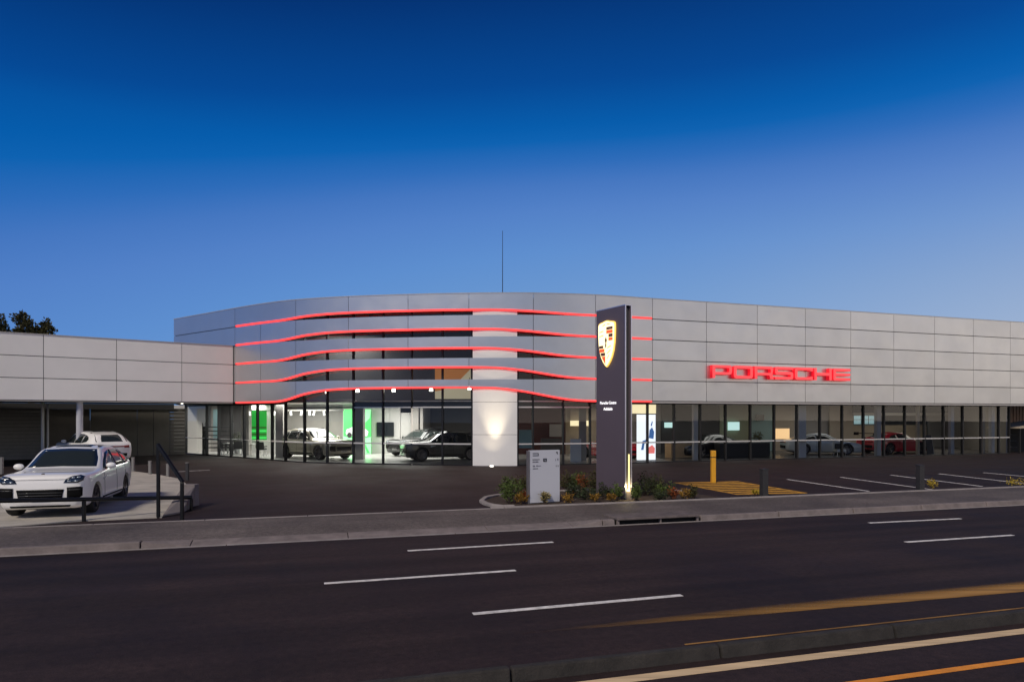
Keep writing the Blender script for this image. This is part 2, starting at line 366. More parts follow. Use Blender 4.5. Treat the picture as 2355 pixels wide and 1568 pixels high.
# ------------------------------------------------------------------ helpers: meshes and objects
class MB:
    def __init__(s): s.v = []; s.f = []
    def quad(s, a, b, c, d):
        n = len(s.v); s.v += [tuple(a), tuple(b), tuple(c), tuple(d)]; s.f.append((n, n + 1, n + 2, n + 3)); return s
    def poly(s, pts):
        n = len(s.v); s.v += [tuple(p) for p in pts]; s.f.append(tuple(range(n, n + len(pts)))); return s
    def hexa(s, p):
        """p: four bottom corners then four top corners, both counter-clockwise from above"""
        n = len(s.v); s.v += [tuple(q) for q in p]
        for f in ((3, 2, 1, 0), (4, 5, 6, 7), (0, 1, 5, 4), (1, 2, 6, 5), (2, 3, 7, 6), (3, 0, 4, 7)):
            s.f.append(tuple(n + i for i in f))
        return s
    def box(s, x0, x1, y0, y1, z0, z1):
        return s.hexa([(x0, y0, z0), (x1, y0, z0), (x1, y1, z0), (x0, y1, z0), (x0, y0, z1), (x1, y0, z1), (x1, y1, z1), (x0, y1, z1)])
    def prism(s, pts, z0, z1):
        """vertical prism over a plan polygon (counter-clockwise); z0, z1 numbers or lists"""
        k = len(pts); n = len(s.v)
        za = z0 if isinstance(z0, (list, tuple)) else [z0] * k
        zb = z1 if isinstance(z1, (list, tuple)) else [z1] * k
        s.v += [(p[0], p[1], za[i]) for i, p in enumerate(pts)] + [(p[0], p[1], zb[i]) for i, p in enumerate(pts)]
        s.f.append(tuple(n + k + i for i in range(k)))
        s.f.append(tuple(n + k - 1 - i for i in range(k)))
        for i in range(k):
            j = (i + 1) % k
            s.f.append((n + i, n + j, n + k + j, n + k + i))
        return s
    def wall(s, P, Q, t, z0, z1):
        """upright slab from P to Q in plan, thickness t to the left of P->Q"""
        d = Vector((Q[0] - P[0], Q[1] - P[1])).normalized(); n = Vector((-d.y, d.x)) * t
        return s.prism([(P[0], P[1]), (Q[0], Q[1]), (Q[0] + n.x, Q[1] + n.y), (P[0] + n.x, P[1] + n.y)], z0, z1)
    def beam(s, a, b, w, h):
        """box bar from a to b (3D), w across, h high"""
        a, b = Vector(a), Vector(b); d = (b - a).normalized()
        up = Vector((0, 0, 1)) if abs(d.z) < .95 else Vector((1, 0, 0))
        x = d.cross(up).normalized() * w / 2; y = x.cross(d).normalized() * h / 2
        p = [a - x - y, a + x - y, a + x + y, a - x + y]; q = [c + (b - a) for c in p]
        n = len(s.v); s.v += [tuple(c) for c in p + q]
        for f in ((0, 1, 2, 3), (7, 6, 5, 4), (0, 4, 5, 1), (1, 5, 6, 2), (2, 6, 7, 3), (3, 7, 4, 0)): s.f.append(tuple(n + i for i in f))
        return s
    def tube(s, a, b, r0, r1=None, k=10, caps=True):
        a, b = Vector(a), Vector(b); r1 = r0 if r1 is None else r1
        d = (b - a).normalized(); up = Vector((0, 0, 1)) if abs(d.z) < .95 else Vector((1, 0, 0))
        x = d.cross(up).normalized(); y = x.cross(d)
        n = len(s.v)
        for c, r in ((a, r0), (b, r1)):
            for i in range(k):
                t = 2 * PI * i / k; s.v.append(tuple(c + (x * math.cos(t) + y * math.sin(t)) * r))
        for i in range(k):
            j = (i + 1) % k; s.f.append((n + i, n + j, n + k + j, n + k + i))
        if caps: s.f.append(tuple(n + i for i in reversed(range(k)))); s.f.append(tuple(n + k + i for i in range(k)))
        return s
    def lathe(s, prof, k=16, axis='Z', c=(0, 0, 0)):
        n = len(s.v); m = len(prof)
        for i in range(k):
            t = 2 * PI * i / k
            for r, h in prof:
                p = (r * math.cos(t), r * math.sin(t), h) if axis == 'Z' else (r * math.cos(t), h, r * math.sin(t))
                s.v.append((p[0] + c[0], p[1] + c[1], p[2] + c[2]))
        for i in range(k):
            j = (i + 1) % k
            for q in range(m - 1):
                s.f.append((n + i * m + q, n + j * m + q, n + j * m + q + 1, n + i * m + q + 1))
        return s
    def mesh(s, name, fix=True):
        me = bpy.data.meshes.new(name); me.from_pydata(s.v, [], s.f)
        if fix:
            bm = bmesh.new(); bm.from_mesh(me); bmesh.ops.recalc_face_normals(bm, faces=bm.faces); bm.to_mesh(me); bm.free()
        return me

def link(name, me, m, parent=None, smooth=False, world=True, bevel=0):
    o = bpy.data.objects.new(name, me)
    if m is not None:
        me.materials.clear(); me.materials.append(m)
    if smooth:
        for p in me.polygons: p.use_smooth = True
    col.objects.link(o)
    if parent is not None:
        o.parent = parent
        if world: o.matrix_parent_inverse = worldmat(parent).inverted()
    if bevel:
        b = o.modifiers.new('bevel', 'BEVEL'); b.width = bevel; b.segments = 2; b.limit_method = 'ANGLE'; b.angle_limit = R(40)
    return o
def worldmat(o):
    m = o.matrix_basis.copy()
    return (worldmat(o.parent) @ o.matrix_parent_inverse @ m) if o.parent else m
def obj(name, mb, m, parent=None, smooth=False, world=True, bevel=0, fix=True):
    return link(name, mb.mesh(name, fix), m, parent, smooth, world, bevel)
def tag(o, label=None, cat=None, group=None, kind=None):
    if label: o['label'] = label
    if cat: o['category'] = cat
    if group: o['group'] = group
    if kind: o['kind'] = kind
    return o
def thing(name, label, cat, loc=(0, 0, 0), rz=0.0, group=None):
    e = bpy.data.objects.new(name, None); col.objects.link(e)
    e.location = loc; e.rotation_euler = (0, 0, rz); e.empty_display_size = .3
    return tag(e, label, cat, group)
def struct(o): return tag(o, kind='structure')

# ------------------------------------------------------------------ ground, road, path, car park
struct(obj('ground', MB().quad((-400, -200, -.14), (400, -200, -.14), (400, 500, -.14), (-400, 500, -.14)), M['ground']))
def strip(name, a0, a1, b0, b1, z, m, n=1):
    mb = MB()
    return struct(obj(name, mb.quad(AB(a0, b0, z), AB(a1, b0, z), AB(a1, b1, z), AB(a0, b1, z)), m))
strip('road', -160, 220, -30, 18.3, 0, M['road'])
mb = MB()
mb.quad(AB(-160, 18.1, .11), AB(220, 18.1, .11), AB(220, 30, .05), AB(-160, 30, .05))
mb.quad(AB(-160, 30, .05), AB(220, 30, .05), AB(220, 95, .05), AB(-160, 95, .05))
struct(obj('car_park', mb, M['lot']))
# footpath: drops to the road along the driveway
KB, DA0, DA1 = 15.2, -3.2, 6.1
mb = MB()
mb.quad(AB(-160, KB + .18, .13), AB(DA0, KB + .18, .13), AB(DA0, 18.02, .13), AB(-160, 18.02, .13))
mb.quad(AB(DA1 + .9, KB + .18, .13), AB(220, KB + .18, .13), AB(220, 18.02, .13), AB(DA1 + .9, 18.02, .13))
mb.quad(AB(DA0 + .9, KB + .42, .06), AB(DA1, KB + .42, .06), AB(DA1, KB + 1.3, .12), AB(DA0 + .9, KB + 1.3, .12))
mb.quad(AB(DA0 + .9, KB + 1.3, .12), AB(DA1, KB + 1.3, .12), AB(DA1, 18.02, .125), AB(DA0 + .9, 18.02, .125))
for s0, s1 in ((DA0, DA0 + .9), (DA1 + .9, DA1)):
    mb.poly([AB(s0, KB + .18, .13), AB(s1, KB + .42, .06), AB(s1, KB + 1.3, .12)] if s0 < s1 else [AB(s1, KB + .42, .06), AB(s0, KB + .18, .13), AB(s1, KB + 1.3, .12)])
    mb.poly([AB(s0, KB + .18, .13), AB(s1, KB + 1.3, .12), AB(s1, 18.02, .125), AB(s0, 18.02, .13)])
fp = obj('footpath', mb, M['path'])
struct(fp)

def kerb_stone(parent, a0, a1, b, w, h, m, z0=-.05, slope=.04, h1=None):
    h1 = h if h1 is None else h1
    p = [AB(a0, b, z0), AB(a1, b, z0), AB(a1, b + w, z0), AB(a0, b + w, z0), AB(a0, b + slope, h), AB(a1, b + slope, h1), AB(a1, b + w, h), AB(a0, b + w, h)]
    if h1 != h: p[6] = AB(a1, b + w, h1)
    return obj('kerb_stone', MB().hexa(p), m, parent, bevel=.018)
far_kerb = thing('kerb', 'pale concrete kerb along the far side of the road, dropped at the driveway', 'kerb', AB(0, KB))
JO = 2.42
def run_kerb(a0, a1):
    a = a0
    while a < a1 - .2:
        e = min(a + JO + random.uniform(-.06, .06), a1)
        if a1 - e < .45: e = a1
        kerb_stone(far_kerb, a + .02, e - .02, KB, .18, .135 + random.uniform(-.004, .004), M['kerb'])
        a = e
run_kerb(DA0 - JO * 5, DA0)
run_kerb(9.55, 9.55 + JO * 14)
run_kerb(DA1 + .75, 7.2)
a = DA0 + .9
while a < DA1 - .1:
    e = min(a + 3.15, DA1)
    obj('kerb_stone', MB().hexa([AB(a + .01, KB, -.05), AB(e - .01, KB, -.05), AB(e - .01, KB + .42, -.05), AB(a + .01, KB + .42, -.05), AB(a + .01, KB + .02, .012), AB(e - .01, KB + .02, .012), AB(e - .01, KB + .42, .066), AB(a + .01, KB + .42, .066)]), M['kerb'], far_kerb)
    a = e
for a0, a1, h0, h1, w0, w1 in ((DA0 + .01, DA0 + .89, .13, .03, .18, .42), (DA1 + .01, DA1 + .74, .05, .135, .42, .18)):
    obj('kerb_stone', MB().hexa([AB(a0, KB, -.05), AB(a1, KB, -.05), AB(a1, KB + w1, -.05), AB(a0, KB + w0, -.05), AB(a0, KB + .03, h0 if h0 > .1 else .015), AB(a1, KB + .03, h1 if h1 > .1 else .015), AB(a1, KB + w1, h1 if h1 > .1 else .066), AB(a0, KB + w0, h0 if h0 > .1 else .066)]), M['kerb'], far_kerb)
a = -40
while a < 60:        # shallow gutter lip in front of the kerb
    obj('gutter_strip', MB().hexa([AB(a + .01, KB - .10, -.05), AB(a + 4.79, KB - .10, -.05), AB(a + 4.79, KB - .004, -.05), AB(a + .01, KB - .004, -.05), AB(a + .01, KB - .10, .006), AB(a + 4.79, KB - .10, .006), AB(a + 4.79, KB - .004, .010), AB(a + .01, KB - .004, .010)]), M['edging'], far_kerb)
    a += 4.8

# storm-water pit let into the kerb
pit = thing('stormwater_pit', 'black storm-water inlet with a flat concrete lintel in the far kerb', 'storm drain', AB(8.35, KB))
obj('lintel', MB().hexa([AB(7.22, KB - .04, .115), AB(9.5, KB - .04, .115), AB(9.5, KB + .75, .115), AB(7.22, KB + .75, .115), AB(7.22, KB - .02, .175), AB(9.5, KB - .02, .175), AB(9.5, KB + .75, .165), AB(7.22, KB + .75, .165)]), M['grate'], pit, bevel=.015)
obj('opening', MB().hexa([AB(7.22, KB + .10, -.04), AB(9.5, KB + .10, -.04), AB(9.5, KB + .6, -.04), AB(7.22, KB + .6, -.04), AB(7.22, KB + .10, .113), AB(9.5, KB + .10, .113), AB(9.5, KB + .6, .113), AB(7.22, KB + .6, .113)]), M['darkhole'], pit)
for a in (7.26, 8.42, 9.46):
    obj('support_post', MB().hexa([AB(a - .015 * (1 + (a != 8.42)), KB, .0), AB(a + .015 * (1 + (a != 8.42)), KB, .0), AB(a + .015, KB + .09, .0), AB(a - .015, KB + .09, .0), AB(a - .015 * (1 + (a != 8.42)), KB, .113), AB(a + .015 * (1 + (a != 8.42)), KB, .113), AB(a + .015, KB + .09, .113), AB(a - .015, KB + .09, .113)]), M['kerb'], pit)

# near kerb of the median
near_kerb = thing('kerb', 'dark weathered kerb of the median at the bottom right of the road', 'kerb', AB(4, 6.5))
a = -8.0 + .35
while a < 40:
    kerb_stone(near_kerb, a + .012, a + 2.388, 6.49, .15, .135 + random.uniform(-.006, .006), M['kerbdark'], slope=.05)
    a += 2.4

# painted markings, and car light trails painted on the road
def paint(name, pts, m, label, group=None, h=.006, z=None, cat='road marking'):
    z0 = 0 if z is None else z
    mb = MB(); n = len(pts)
    mb.prism([(p.x, p.y) for p in pts], [(z0 if z is None else zlot(p)) + .001 for p in pts], [(z0 if z is None else zlot(p)) + h for p in pts])
    return tag(obj(name, mb, m), label, cat, group)
def dash(p, q, w, label, z=None):
    p, q = Vector(p), Vector(q); d = (q - p).normalized(); n = Vector((-d.y, d.x, 0)) * w / 2
    return paint('lane_dash', [p - n, q - n, q + n, p + n], M['white_line'], label, 'white lane dashes on the road')
for (x0, y0, x1, y1), lab in (((937, 1266, 1271, 1246), 'white lane dash nearest the driveway kerb, left of the storm-water inlet'),
                              ((745, 1341, 1185, 1311), 'white lane dash in the middle lane line at the left'),
                              ((1087, 1411, 1567, 1368), 'nearest and boldest white lane dash on the road'),
                              ((1998, 1202, 2208, 1192), 'small white lane dash below the kerb at the right, the upper one of two'),
                              ((2082, 1246, 2328, 1230), 'white lane dash at the right, the lower one of two')):
    dash(G(x0, y0), G(x1, y1), .10, lab)
def along(name, b, w, m, a0, a1, lab, cat='road marking'):
    return paint(name, [AB(a0, b - w / 2), AB(a1, b - w / 2), AB(a1, b + w / 2), AB(a0, b + w / 2)], m, lab, cat=cat)
along('light_trail', 6.26, .15, M['cream_trail'], -3, 40, 'broad cream car light trail painted along the foot of the median kerb')  # trails of moving car lights, drawn as flat coloured strips
along('light_trail', 5.52, .09, M['orange_trail'], -3, 40, 'narrow orange car light trail painted in the near lane at the bottom right corner')
paint('yellow_light_trail', [AB(2.4, 7.95), AB(6, 7.80), AB(12, 7.62), AB(40, 7.45), AB(40, 8.12), AB(12, 8.16), AB(6, 8.12)], M['yellow_trail_soft'], 'soft yellow car light trail painted across the lane beyond the median kerb', cat='road marking')  # broad streak of car lights painted on the lane with soft edges
along('yellow_light_trail', 7.02, .025, M['yellow_trail_thin'], 4.2, 40, 'hair-thin yellow car light trail painted just beyond the median kerb')  # thin streak of car lights painted on the lane

for i, (x0, y0, x1, y1) in enumerate(((1810, 1102, 1997, 1129), (1933, 1097, 2190, 1132), (2048, 1092, 2257, 1118), (2158, 1089, 2380, 1114), (2261, 1086.5, 2460, 1104))):
    p, q = G(x0, y0, .08), G(x1, y1, .105); d = (q - p).normalized(); n = Vector((-d.y, d.x, 0)) * .05
    lab = ('leftmost white parking bay line, beside the yellow hatching', 'white parking bay line running to the foot of the right dark bollard', 'white parking bay line passing behind the right dark bollard', 'white parking bay line right of the right dark bollard, second from the right edge', 'rightmost white parking bay line, cut by the edge of the photo')[i]
    paint('bay_line', [p - n, q - n, q + n, p + n], M['white_line'], lab, 'white parking bay lines', z=.1)
p, q = G(683, 1083.5, .08), G(819, 1079, .08); n = Vector((0, .05, 0))
for x0, y0, x1, y1 in ((402, 1083, 482, 1079),):
    p, q = G(x0, y0, .08), G(x1, y1, .08); d = (q - p).normalized(); n = Vector((-d.y, d.x, 0)) * .045
    paint('bay_line', [p - n, q - n, q + n, p + n], M['white_line'], 'short white line on the asphalt behind the low grey posts', z=.1)

# yellow hatched zone
FL, BL, FR, BR = G(1700, 1137, .1), G(1552, 1110, .07), G(1851, 1134, .1), G(1691, 1107.3, .07)
hz = thing('hatched_zone', 'yellow hatched keep-clear zone painted by the yellow bollard', 'road marking', (FL + BR) / 2)
def bar4(a, b, c, d, name):
    pts = [a, b, c, d]
    obj(name, MB().prism([(p.x, p.y) for p in pts], [zlot(p) + .001 for p in pts], [zlot(p) + .007 for p in pts]), M['yellow_line'], hz)
nb = 8
for i in range(nb):
    t0, t1 = i / (nb - .5), (i + .52) / (nb - .5)
    bar4(FL.lerp(BL, t0), FR.lerp(BR, t0), FR.lerp(BR, t1), FL.lerp(BL, t1), 'stripe')
e1 = (BL - FL).normalized(); w = Vector((e1.y, -e1.x, 0)) * .1
bar4(FL - w - e1 * .0, FL - w * .02, BL - w * .02, BL - w, 'border_line')
bar4(FR + w * .02, FR + w, BR + w, BR + w * .02, 'border_line')

# concrete edging between footpath and car park
edge = thing('edging', 'pale concrete edging strip between footpath and car park', 'kerb', AB(5, 18.08))
a = -12.0
while a < 60:
    e = a + 2.4
    mid = (a + e) / 2
    h = .133 if mid < 5.2 else .165
    if a < 5.2 < e: e = 5.2
    if a >= -2.9 or True:
        obj('kerb_stone', MB().hexa([AB(a + .008, 18.02, .0), AB(e - .008, 18.02, .0), AB(e - .008, 18.15, .0), AB(a + .008, 18.15, .0), AB(a + .008, 18.03, h), AB(e - .008, 18.03, h), AB(e - .008, 18.15, h), AB(a + .008, 18.15, h)]), M['edging'], edge, bevel=.012)
    a = e

# ------------------------------------------------------------------ concrete pad, ramp wall, rails at the left
pad_pts = [G(-300, 1112, .1), G(-60, 1215, .13), G(190, 1196, .13), G(372, 1188, .13), G(428, 1112, .12), G(412, 1100, .12), G(360, 1090, .12), G(300, 1082, .12), G(60, 1080, .12)]
pad_pts = [G(-420, 1215, .13)] + pad_pts[1:]
a_, b_ = ab(pad_pts[0])
pp = [(p.x, p.y) for p in pad_pts]
struct(obj('concrete_pad', MB().prism(pp, -.02, [.128] * 5 + [.12] * 4 if len(pp) == 9 else .125), M['concrete']))

rw = thing('ramp_wall', 'low concrete ramp wall sloping up behind the tall handrail', 'wall', G(420, 1140, .12))
A0, A1 = G(374, 1186, .13), G(419, 1178, .13)
B0, B1 = G(419, 1163, .12), G(447, 1163, .12)
obj('sloping_slab', MB().prism([(A0.x, A0.y), (A1.x, A1.y), (B1.x, B1.y), (B0.x, B0.y)], .11, [.16, .16, .66, .66]), M['wingwall'], rw, bevel=.015)
obj('end_block', MB().prism([(B0.x, B0.y + .02), (B1.x, B1.y + .02), (B1.x + .0, B1.y + .3), (B0.x, B0.y + .3)], .10, .72), M['wingwall'], rw, bevel=.015)

def post_line(x, yb, yt, z=.13):
    p = G(x, yb, z); return p, zat(yt, p.y)
p, zt = post_line(364, 1188, 1021); q, zq = post_line(418.5, 1194, 1105)
hr = thing('handrail', 'tall black steel handrail with a sloping top bar beside the ramp', 'handrail', p)
W = .075
obj('post', MB().box(p.x - W / 2, p.x + W / 2, p.y - W / 2, p.y + W / 2, .1, zt - W / 2), M['black'], hr, bevel=.012)
obj('post', MB().box(q.x - W / 2, q.x + W / 2, q.y - W / 2, q.y + W / 2, .1, zq - W / 2), M['black'], hr, bevel=.012)
obj('sloping_rail', MB().beam((p.x - .02, p.y, zt), (q.x + .02, q.y, zq - W / 2), W, W), M['black'], hr, bevel=.012)
# low barrier: a horizontal pipe on posts, running along the pad edge
lp, lz = post_line(193, 1196, 1152)
rp, rz_ = post_line(440, 1171, 1143)
lb = thing('barrier_rail', 'low black pipe barrier on short posts in front of the white SUV', 'barrier', lp)
z1 = zat(1142.5, rp.y) ; 
r_end = Vector((rp.x, rp.y, zat(1143, rp.y)))
l_dir = Vector((lp.x - rp.x, lp.y - rp.y, 0)).normalized()
l_at = Vector((lp.x, lp.y, zat(1147.5, lp.y)))
far_l = l_at + (l_at - r_end).normalized() * 3.2
obj('rail', MB().tube(far_l, r_end, .052, k=14), M['black'], lb, smooth=False)
for pt in (l_at, r_end, l_at + (l_at - r_end).normalized() * 2.6):
    obj('post', MB().box(pt.x - .036, pt.x + .036, pt.y - .036, pt.y + .036, .09, pt.z - .03), M['black'], lb, bevel=.01)

# low grey posts with a thin rail between pad and asphalt
gp = None
for i, (x, yb, yt) in enumerate(((306, 1083.5, 1052), (345, 1090, 1060), (386, 1095, 1067), (430.6, 1102.7, 1064), (4, 1088, 1052))):
    p = G(x, yb, .12); zt = zat(yt, p.y)
    lab = ('short grey post nearest the rear of the white SUV', 'short grey post second from the white SUV', 'short grey post left of the gap to the ramp wall', 'taller dark grey post behind the ramp wall', 'short pale post at the left edge of the photo')[i]
    o = thing('short_post', lab, 'post', p, group='short posts round the concrete pad')
    obj('shaft', MB().box(p.x - .055, p.x + .055, p.y - .055, p.y + .055, .08, zt), M['greypost'] if i != 3 else M['darkpost'], o, bevel=.012)
    obj('cap', MB().box(p.x - .062, p.x + .062, p.y - .062, p.y + .062, zt, zt + .02), M['greypost'], o)

# ------------------------------------------------------------------ showroom building
def catmull(P, n=16):
    out = []
    for i in range(len(P) - 1):
        p0, p1, p2, p3 = P[max(i - 1, 0)], P[i], P[i + 1], P[min(i + 2, len(P) - 1)]
        for k in range(n):
            t = k / n
            out.append(tuple(.5 * (2 * p1[c] + (p2[c] - p0[c]) * t + (2 * p0[c] - 5 * p1[c] + 4 * p2[c] - p3[c]) * t * t + (3 * p1[c] - p0[c] - 3 * p2[c] + p3[c]) * t ** 3) for c in range(len(p1))))
    out.append(tuple(P[-1])); return out
FD = Vector((.945, .327)).normalized()
F0 = Vector((7.70, 37.4))
nose = [(-22.5, 45.4), (-19.5, 43.05), (-16.6, 40.8), (-14.2, 39.05), (-11.9, 37.75), (-8.83, 36.78), (-5.5, 36.15), (-2.25, 35.78), (1.11, 35.72), (4.44, 36.27), (7.70, 37.4)]
pts = nose + [(F0.x + FD.x * t, F0.y + FD.y * t) for t in (3.5, 7, 12, 20, 30, 42)]
CUR = [Vector(p) for p in catmull(pts)]
SL = [0.0]
for i in range(1, len(CUR)): SL.append(SL[-1] + (CUR[i] - CUR[i - 1]).length)
SEND = SL[-1]
import bisect
def C(s, off=0.0):
    """point at arc length s, moved off metres towards the inside of the building"""
    s = max(0, min(SEND - 1e-6, s)); i = min(bisect.bisect_right(SL, s) - 1, len(CUR) - 2)
    f = (s - SL[i]) / (SL[i + 1] - SL[i]); p = CUR[i].lerp(CUR[i + 1], f)
    t0 = (CUR[min(i + 2, len(CUR) - 1)] - CUR[max(i - 1, 0)]).normalized()
    return p + Vector((-t0.y, t0.x)) * off
def s_at(x):
    k = (x - CX) / FPX
    for i in range(len(CUR) - 1):
        a, b = CUR[i].x - k * CUR[i].y, CUR[i + 1].x - k * CUR[i + 1].y
        if a <= 0 <= b: return SL[i] + (SL[i + 1] - SL[i]) * (-a / (b - a))
    return SEND if k > 0 else 0
def curved(s0, s1, zb, zt, d0, d1, step=.45):
    """slab following the plan curve, from depth d0 to d1; zb, zt numbers or functions of s"""
    n = max(1, int(abs(s1 - s0) / step)); mb = MB()
    fb = zb if callable(zb) else (lambda s: zb); ft = zt if callable(zt) else (lambda s: zt)
    for i in range(n + 1):
        s = s0 + (s1 - s0) * i / n
        a, b = C(s, d0), C(s, d1)
        mb.v += [(a.x, a.y, fb(s)), (a.x, a.y, ft(s)), (b.x, b.y, ft(s)), (b.x, b.y, fb(s))]
    for i in range(n):
        o = i * 4
        for k in range(4):
            l = (k + 1) % 4; mb.f.append((o + k, o + l, o + 4 + l, o + 4 + k))
    mb.f.append((0, 1, 2, 3)); o = n * 4; mb.f.append((o + 3, o + 2, o + 1, o)); return mb
GZ = [9.08, 7.956, 6.83, 5.71, 4.585, 3.46]
AMP = [.22, .34, .46, .58, .70]
LT = [(543, 0), (606, 0), (633, .015), (660, .17), (695.7, .56), (725, .76), (752, .88), (801, .965), (870, .99), (938, 1), (1077, 1), (1139, .95), (1187, .79), (1226, .58), (1259, .37), (1294, .17), (1319, .075), (1345, .02), (1369, 0), (1500, 0)]
LS = [(s_at(x), v) for x, v in LT]
def lift(s):
    if s <= LS[0][0] or s >= LS[-1][0]: return 0
    for i in range(len(LS) - 1):
        if LS[i][0] <= s <= LS[i + 1][0]:
            p0, p1, p2, p3 = LS[max(i - 1, 0)], LS[i], LS[i + 1], LS[min(i + 2, len(LS) - 1)]
            h = p2[0] - p1[0]; t = (s - p1[0]) / h
            m1 = (p2[1] - p0[1]) / (p2[0] - p0[0]) if p2[0] > p0[0] else 0; m2 = (p3[1] - p1[1]) / (p3[0] - p1[0]) if p3[0] > p1[0] else 0
            t2, t3 = t * t, t ** 3
            return max(0, (2 * t3 - 3 * t2 + 1) * p1[1] + (t3 - 2 * t2 + t) * h * m1 + (-2 * t3 + 3 * t2) * p2[1] + (t3 - t2) * h * m2)
SR0, SR1 = s_at(543), s_at(1498)
LEDH = .09
def band_bottom(k, s):   # underside of band k
    base = GZ[k + 1] + (.012 if k < 4 else -.045)
    return base + AMP[k] * lift(s)
bld = thing('showroom', 'curved silver car showroom with red light lines and full height glazing', 'showroom', (3, 38, .05))
S1500 = s_at(1500)
right_j = [S1500 + 3.47 * i for i in range(10)]
joints_all = [0.0] + [s_at(x) for x in (540, 599, 680, 801, 938, 1078, 1226, 1369)] + right_j + [SEND]
for k in range(5):
    js = list(joints_all)
    if k == 0: js.pop(2)
    for a, b in zip(js[:-1], js[1:]):
        g = .012
        in_red = a >= SR0 - .3 and b <= SR1 + .3
        lo = (lambda s, k=k: band_bottom(k, s) + LEDH + .002) if in_red else (GZ[k + 1] + .040)
        o = obj('cladding_panel', curved(a + g, b - g, lo, GZ[k] - (.002 if k else 0), 0, .11), M['clad'], bld, smooth=False)
        for p in o.data.polygons: p.use_smooth = True
        o.data.set_sharp_from_angle(angle=R(30))
        if in_red:
            s0, s1 = max(a, SR0), min(b, SR1)
            obj('led_strip', curved(s0 + .004, s1 - .004, lambda s, k=k: band_bottom(k, s), lambda s, k=k: band_bottom(k, s) + LEDH, -.045, .10), M['red_led'], bld)
# dark backing behind the joints where there is no ribbon window
obj('backing_wall', curved(S1500 - 2.4, SEND, 3.44, 9.0, .14, .3, .9), M['joint'], bld)
obj('backing_wall', curved(0, s_at(655), 3.44, 9.0, .14, .3), M['joint'], bld)
obj('parapet_cap', curved(0, SEND, 9.082, 9.12, -.02, .4, .9), M['trim'], bld)
# lifted soffits in the nose (the undersides between light line and glass)
for k in range(5):
    obj('soffit_panel', curved(s_at(640), s_at(1350), lambda s, k=k: band_bottom(k, s) + .05, lambda s, k=k: band_bottom(k, s) + .09, .112, .74), M['soffitgrey'], bld)
obj('fascia_trim', curved(S1500 - .1, SEND, 3.37, 3.462, .02, .2, 1.5), M['trim'], bld)

# glazing line at ground level
GLP = [(-23.5, 48.2), (-19.3, 44.6), (-17.9, 43.5), (-14.8, 40.95), (-13.0, 39.3), (-11.5, 38.25), (-9.8, 37.65), (-7, 36.95), (-4.6, 36.45), (-2.08, 36.05)]
GLR = [(.27, 36.0), (2.5, 36.4), (4.7, 37.12), (7.0, 37.96)] + [(9.25 + FD.x * t, 38.75 + FD.y * t) for t in (0, 10, 20, 26.8)]
def on_poly(x, P):
    k = (x - CX) / FPX
    for p, q in zip(P[:-1], P[1:]):
        a, b = p[0] - k * p[1], q[0] - k * q[1]
        if a <= 0 <= b: return Vector(p).lerp(Vector(q), -a / (b - a))
    return Vector(P[0]) if (P[0][0] - k * P[0][1]) > 0 else Vector(P[-1])
mull_l = [428, 476, 503.5, 532, 562.6, 592.6, 626.3, 657, 700.6, 753, 812.8, 881, 947, 1017.5, 1086]
mull_r = [1189.5, 1224.8, 1294, 1356, 1415, 1488, 1549, 1609, 1667, 1724, 1779, 1831, 1884, 1935, 1984, 2031, 2079, 2124, 2168, 2212, 2254.5, 2295, 2319]
ZF, ZR = .06, 1.19     # floor line, rail line
def glazing(P, xs, left):
    pos = [on_poly(x, P) for x in xs]
    for i, (x, p) in enumerate(zip(xs, pos)):
        q = pos[min(i + 1, len(xs) - 1)]; r = pos[max(i - 1, 0)]
        d = (q - r).normalized(); n = Vector((-d.y, d.x))
        tall = 653 < x < 1350
        slim = x == 947
        w = .05 if x in (2319,) or slim else .09
        zt = 8.4 if tall else 3.44
        zb = 3.1 if slim else .05
        c = [p - d * w / 2 - n * .09, p + d * w / 2 - n * .09, p + d * w / 2 + n * .08, p - d * w / 2 + n * .08]
        obj('mullion', MB().prism([(v.x, v.y) for v in c], zb, zt), M['frame'], bld)
    for i in range(len(xs) - 1):
        p, q = pos[i], pos[i + 1]
        d = (q - p).normalized(); n = Vector((-d.y, d.x))
        tall = xs[i] > 650 and xs[i + 1] < 1360
        a, b = p + d * .05, q - d * .05
        def hbar(name, z0, z1, m, dep=.06):
            c = [a - n * dep, b - n * dep, b + n * .05, a + n * .05]
            obj(name, MB().prism([(v.x, v.y) for v in c], z0, z1), m, bld)
        hbar('sill', .05, .115, M['frame'])
        low = xs[i] < 620 if left else False
        hbar('transom', ZR - (.02 if low else .035), ZR + (.015 if low else .035), M['alu'], .10)
        spans = [(.115, ZR - .036), (ZR + .036, 3.10 if tall else 3.33)]
        if tall:
            hbar('transom', 3.10, 3.17, M['frame'] if xs[i] < 800 else M['alu'])
            if xs[i] > 800: hbar('transom', 3.42, 3.47, M['alu'])
            spans += [(3.17, 5.6), (5.65, 8.3)]
            hbar('transom', 5.6, 5.65, M['frame'])
        else:
            hbar('head', 3.33, 3.44, M['frame'])
        for z0, z1 in spans:
            obj('glass_pane', MB().quad((a.x, a.y, z0), (b.x, b.y, z0), (b.x, b.y, z1), (a.x, a.y, z1)), M['glass'], bld, fix=False)
glazing(GLP, mull_l, True)
glazing(GLR, mull_r, False)

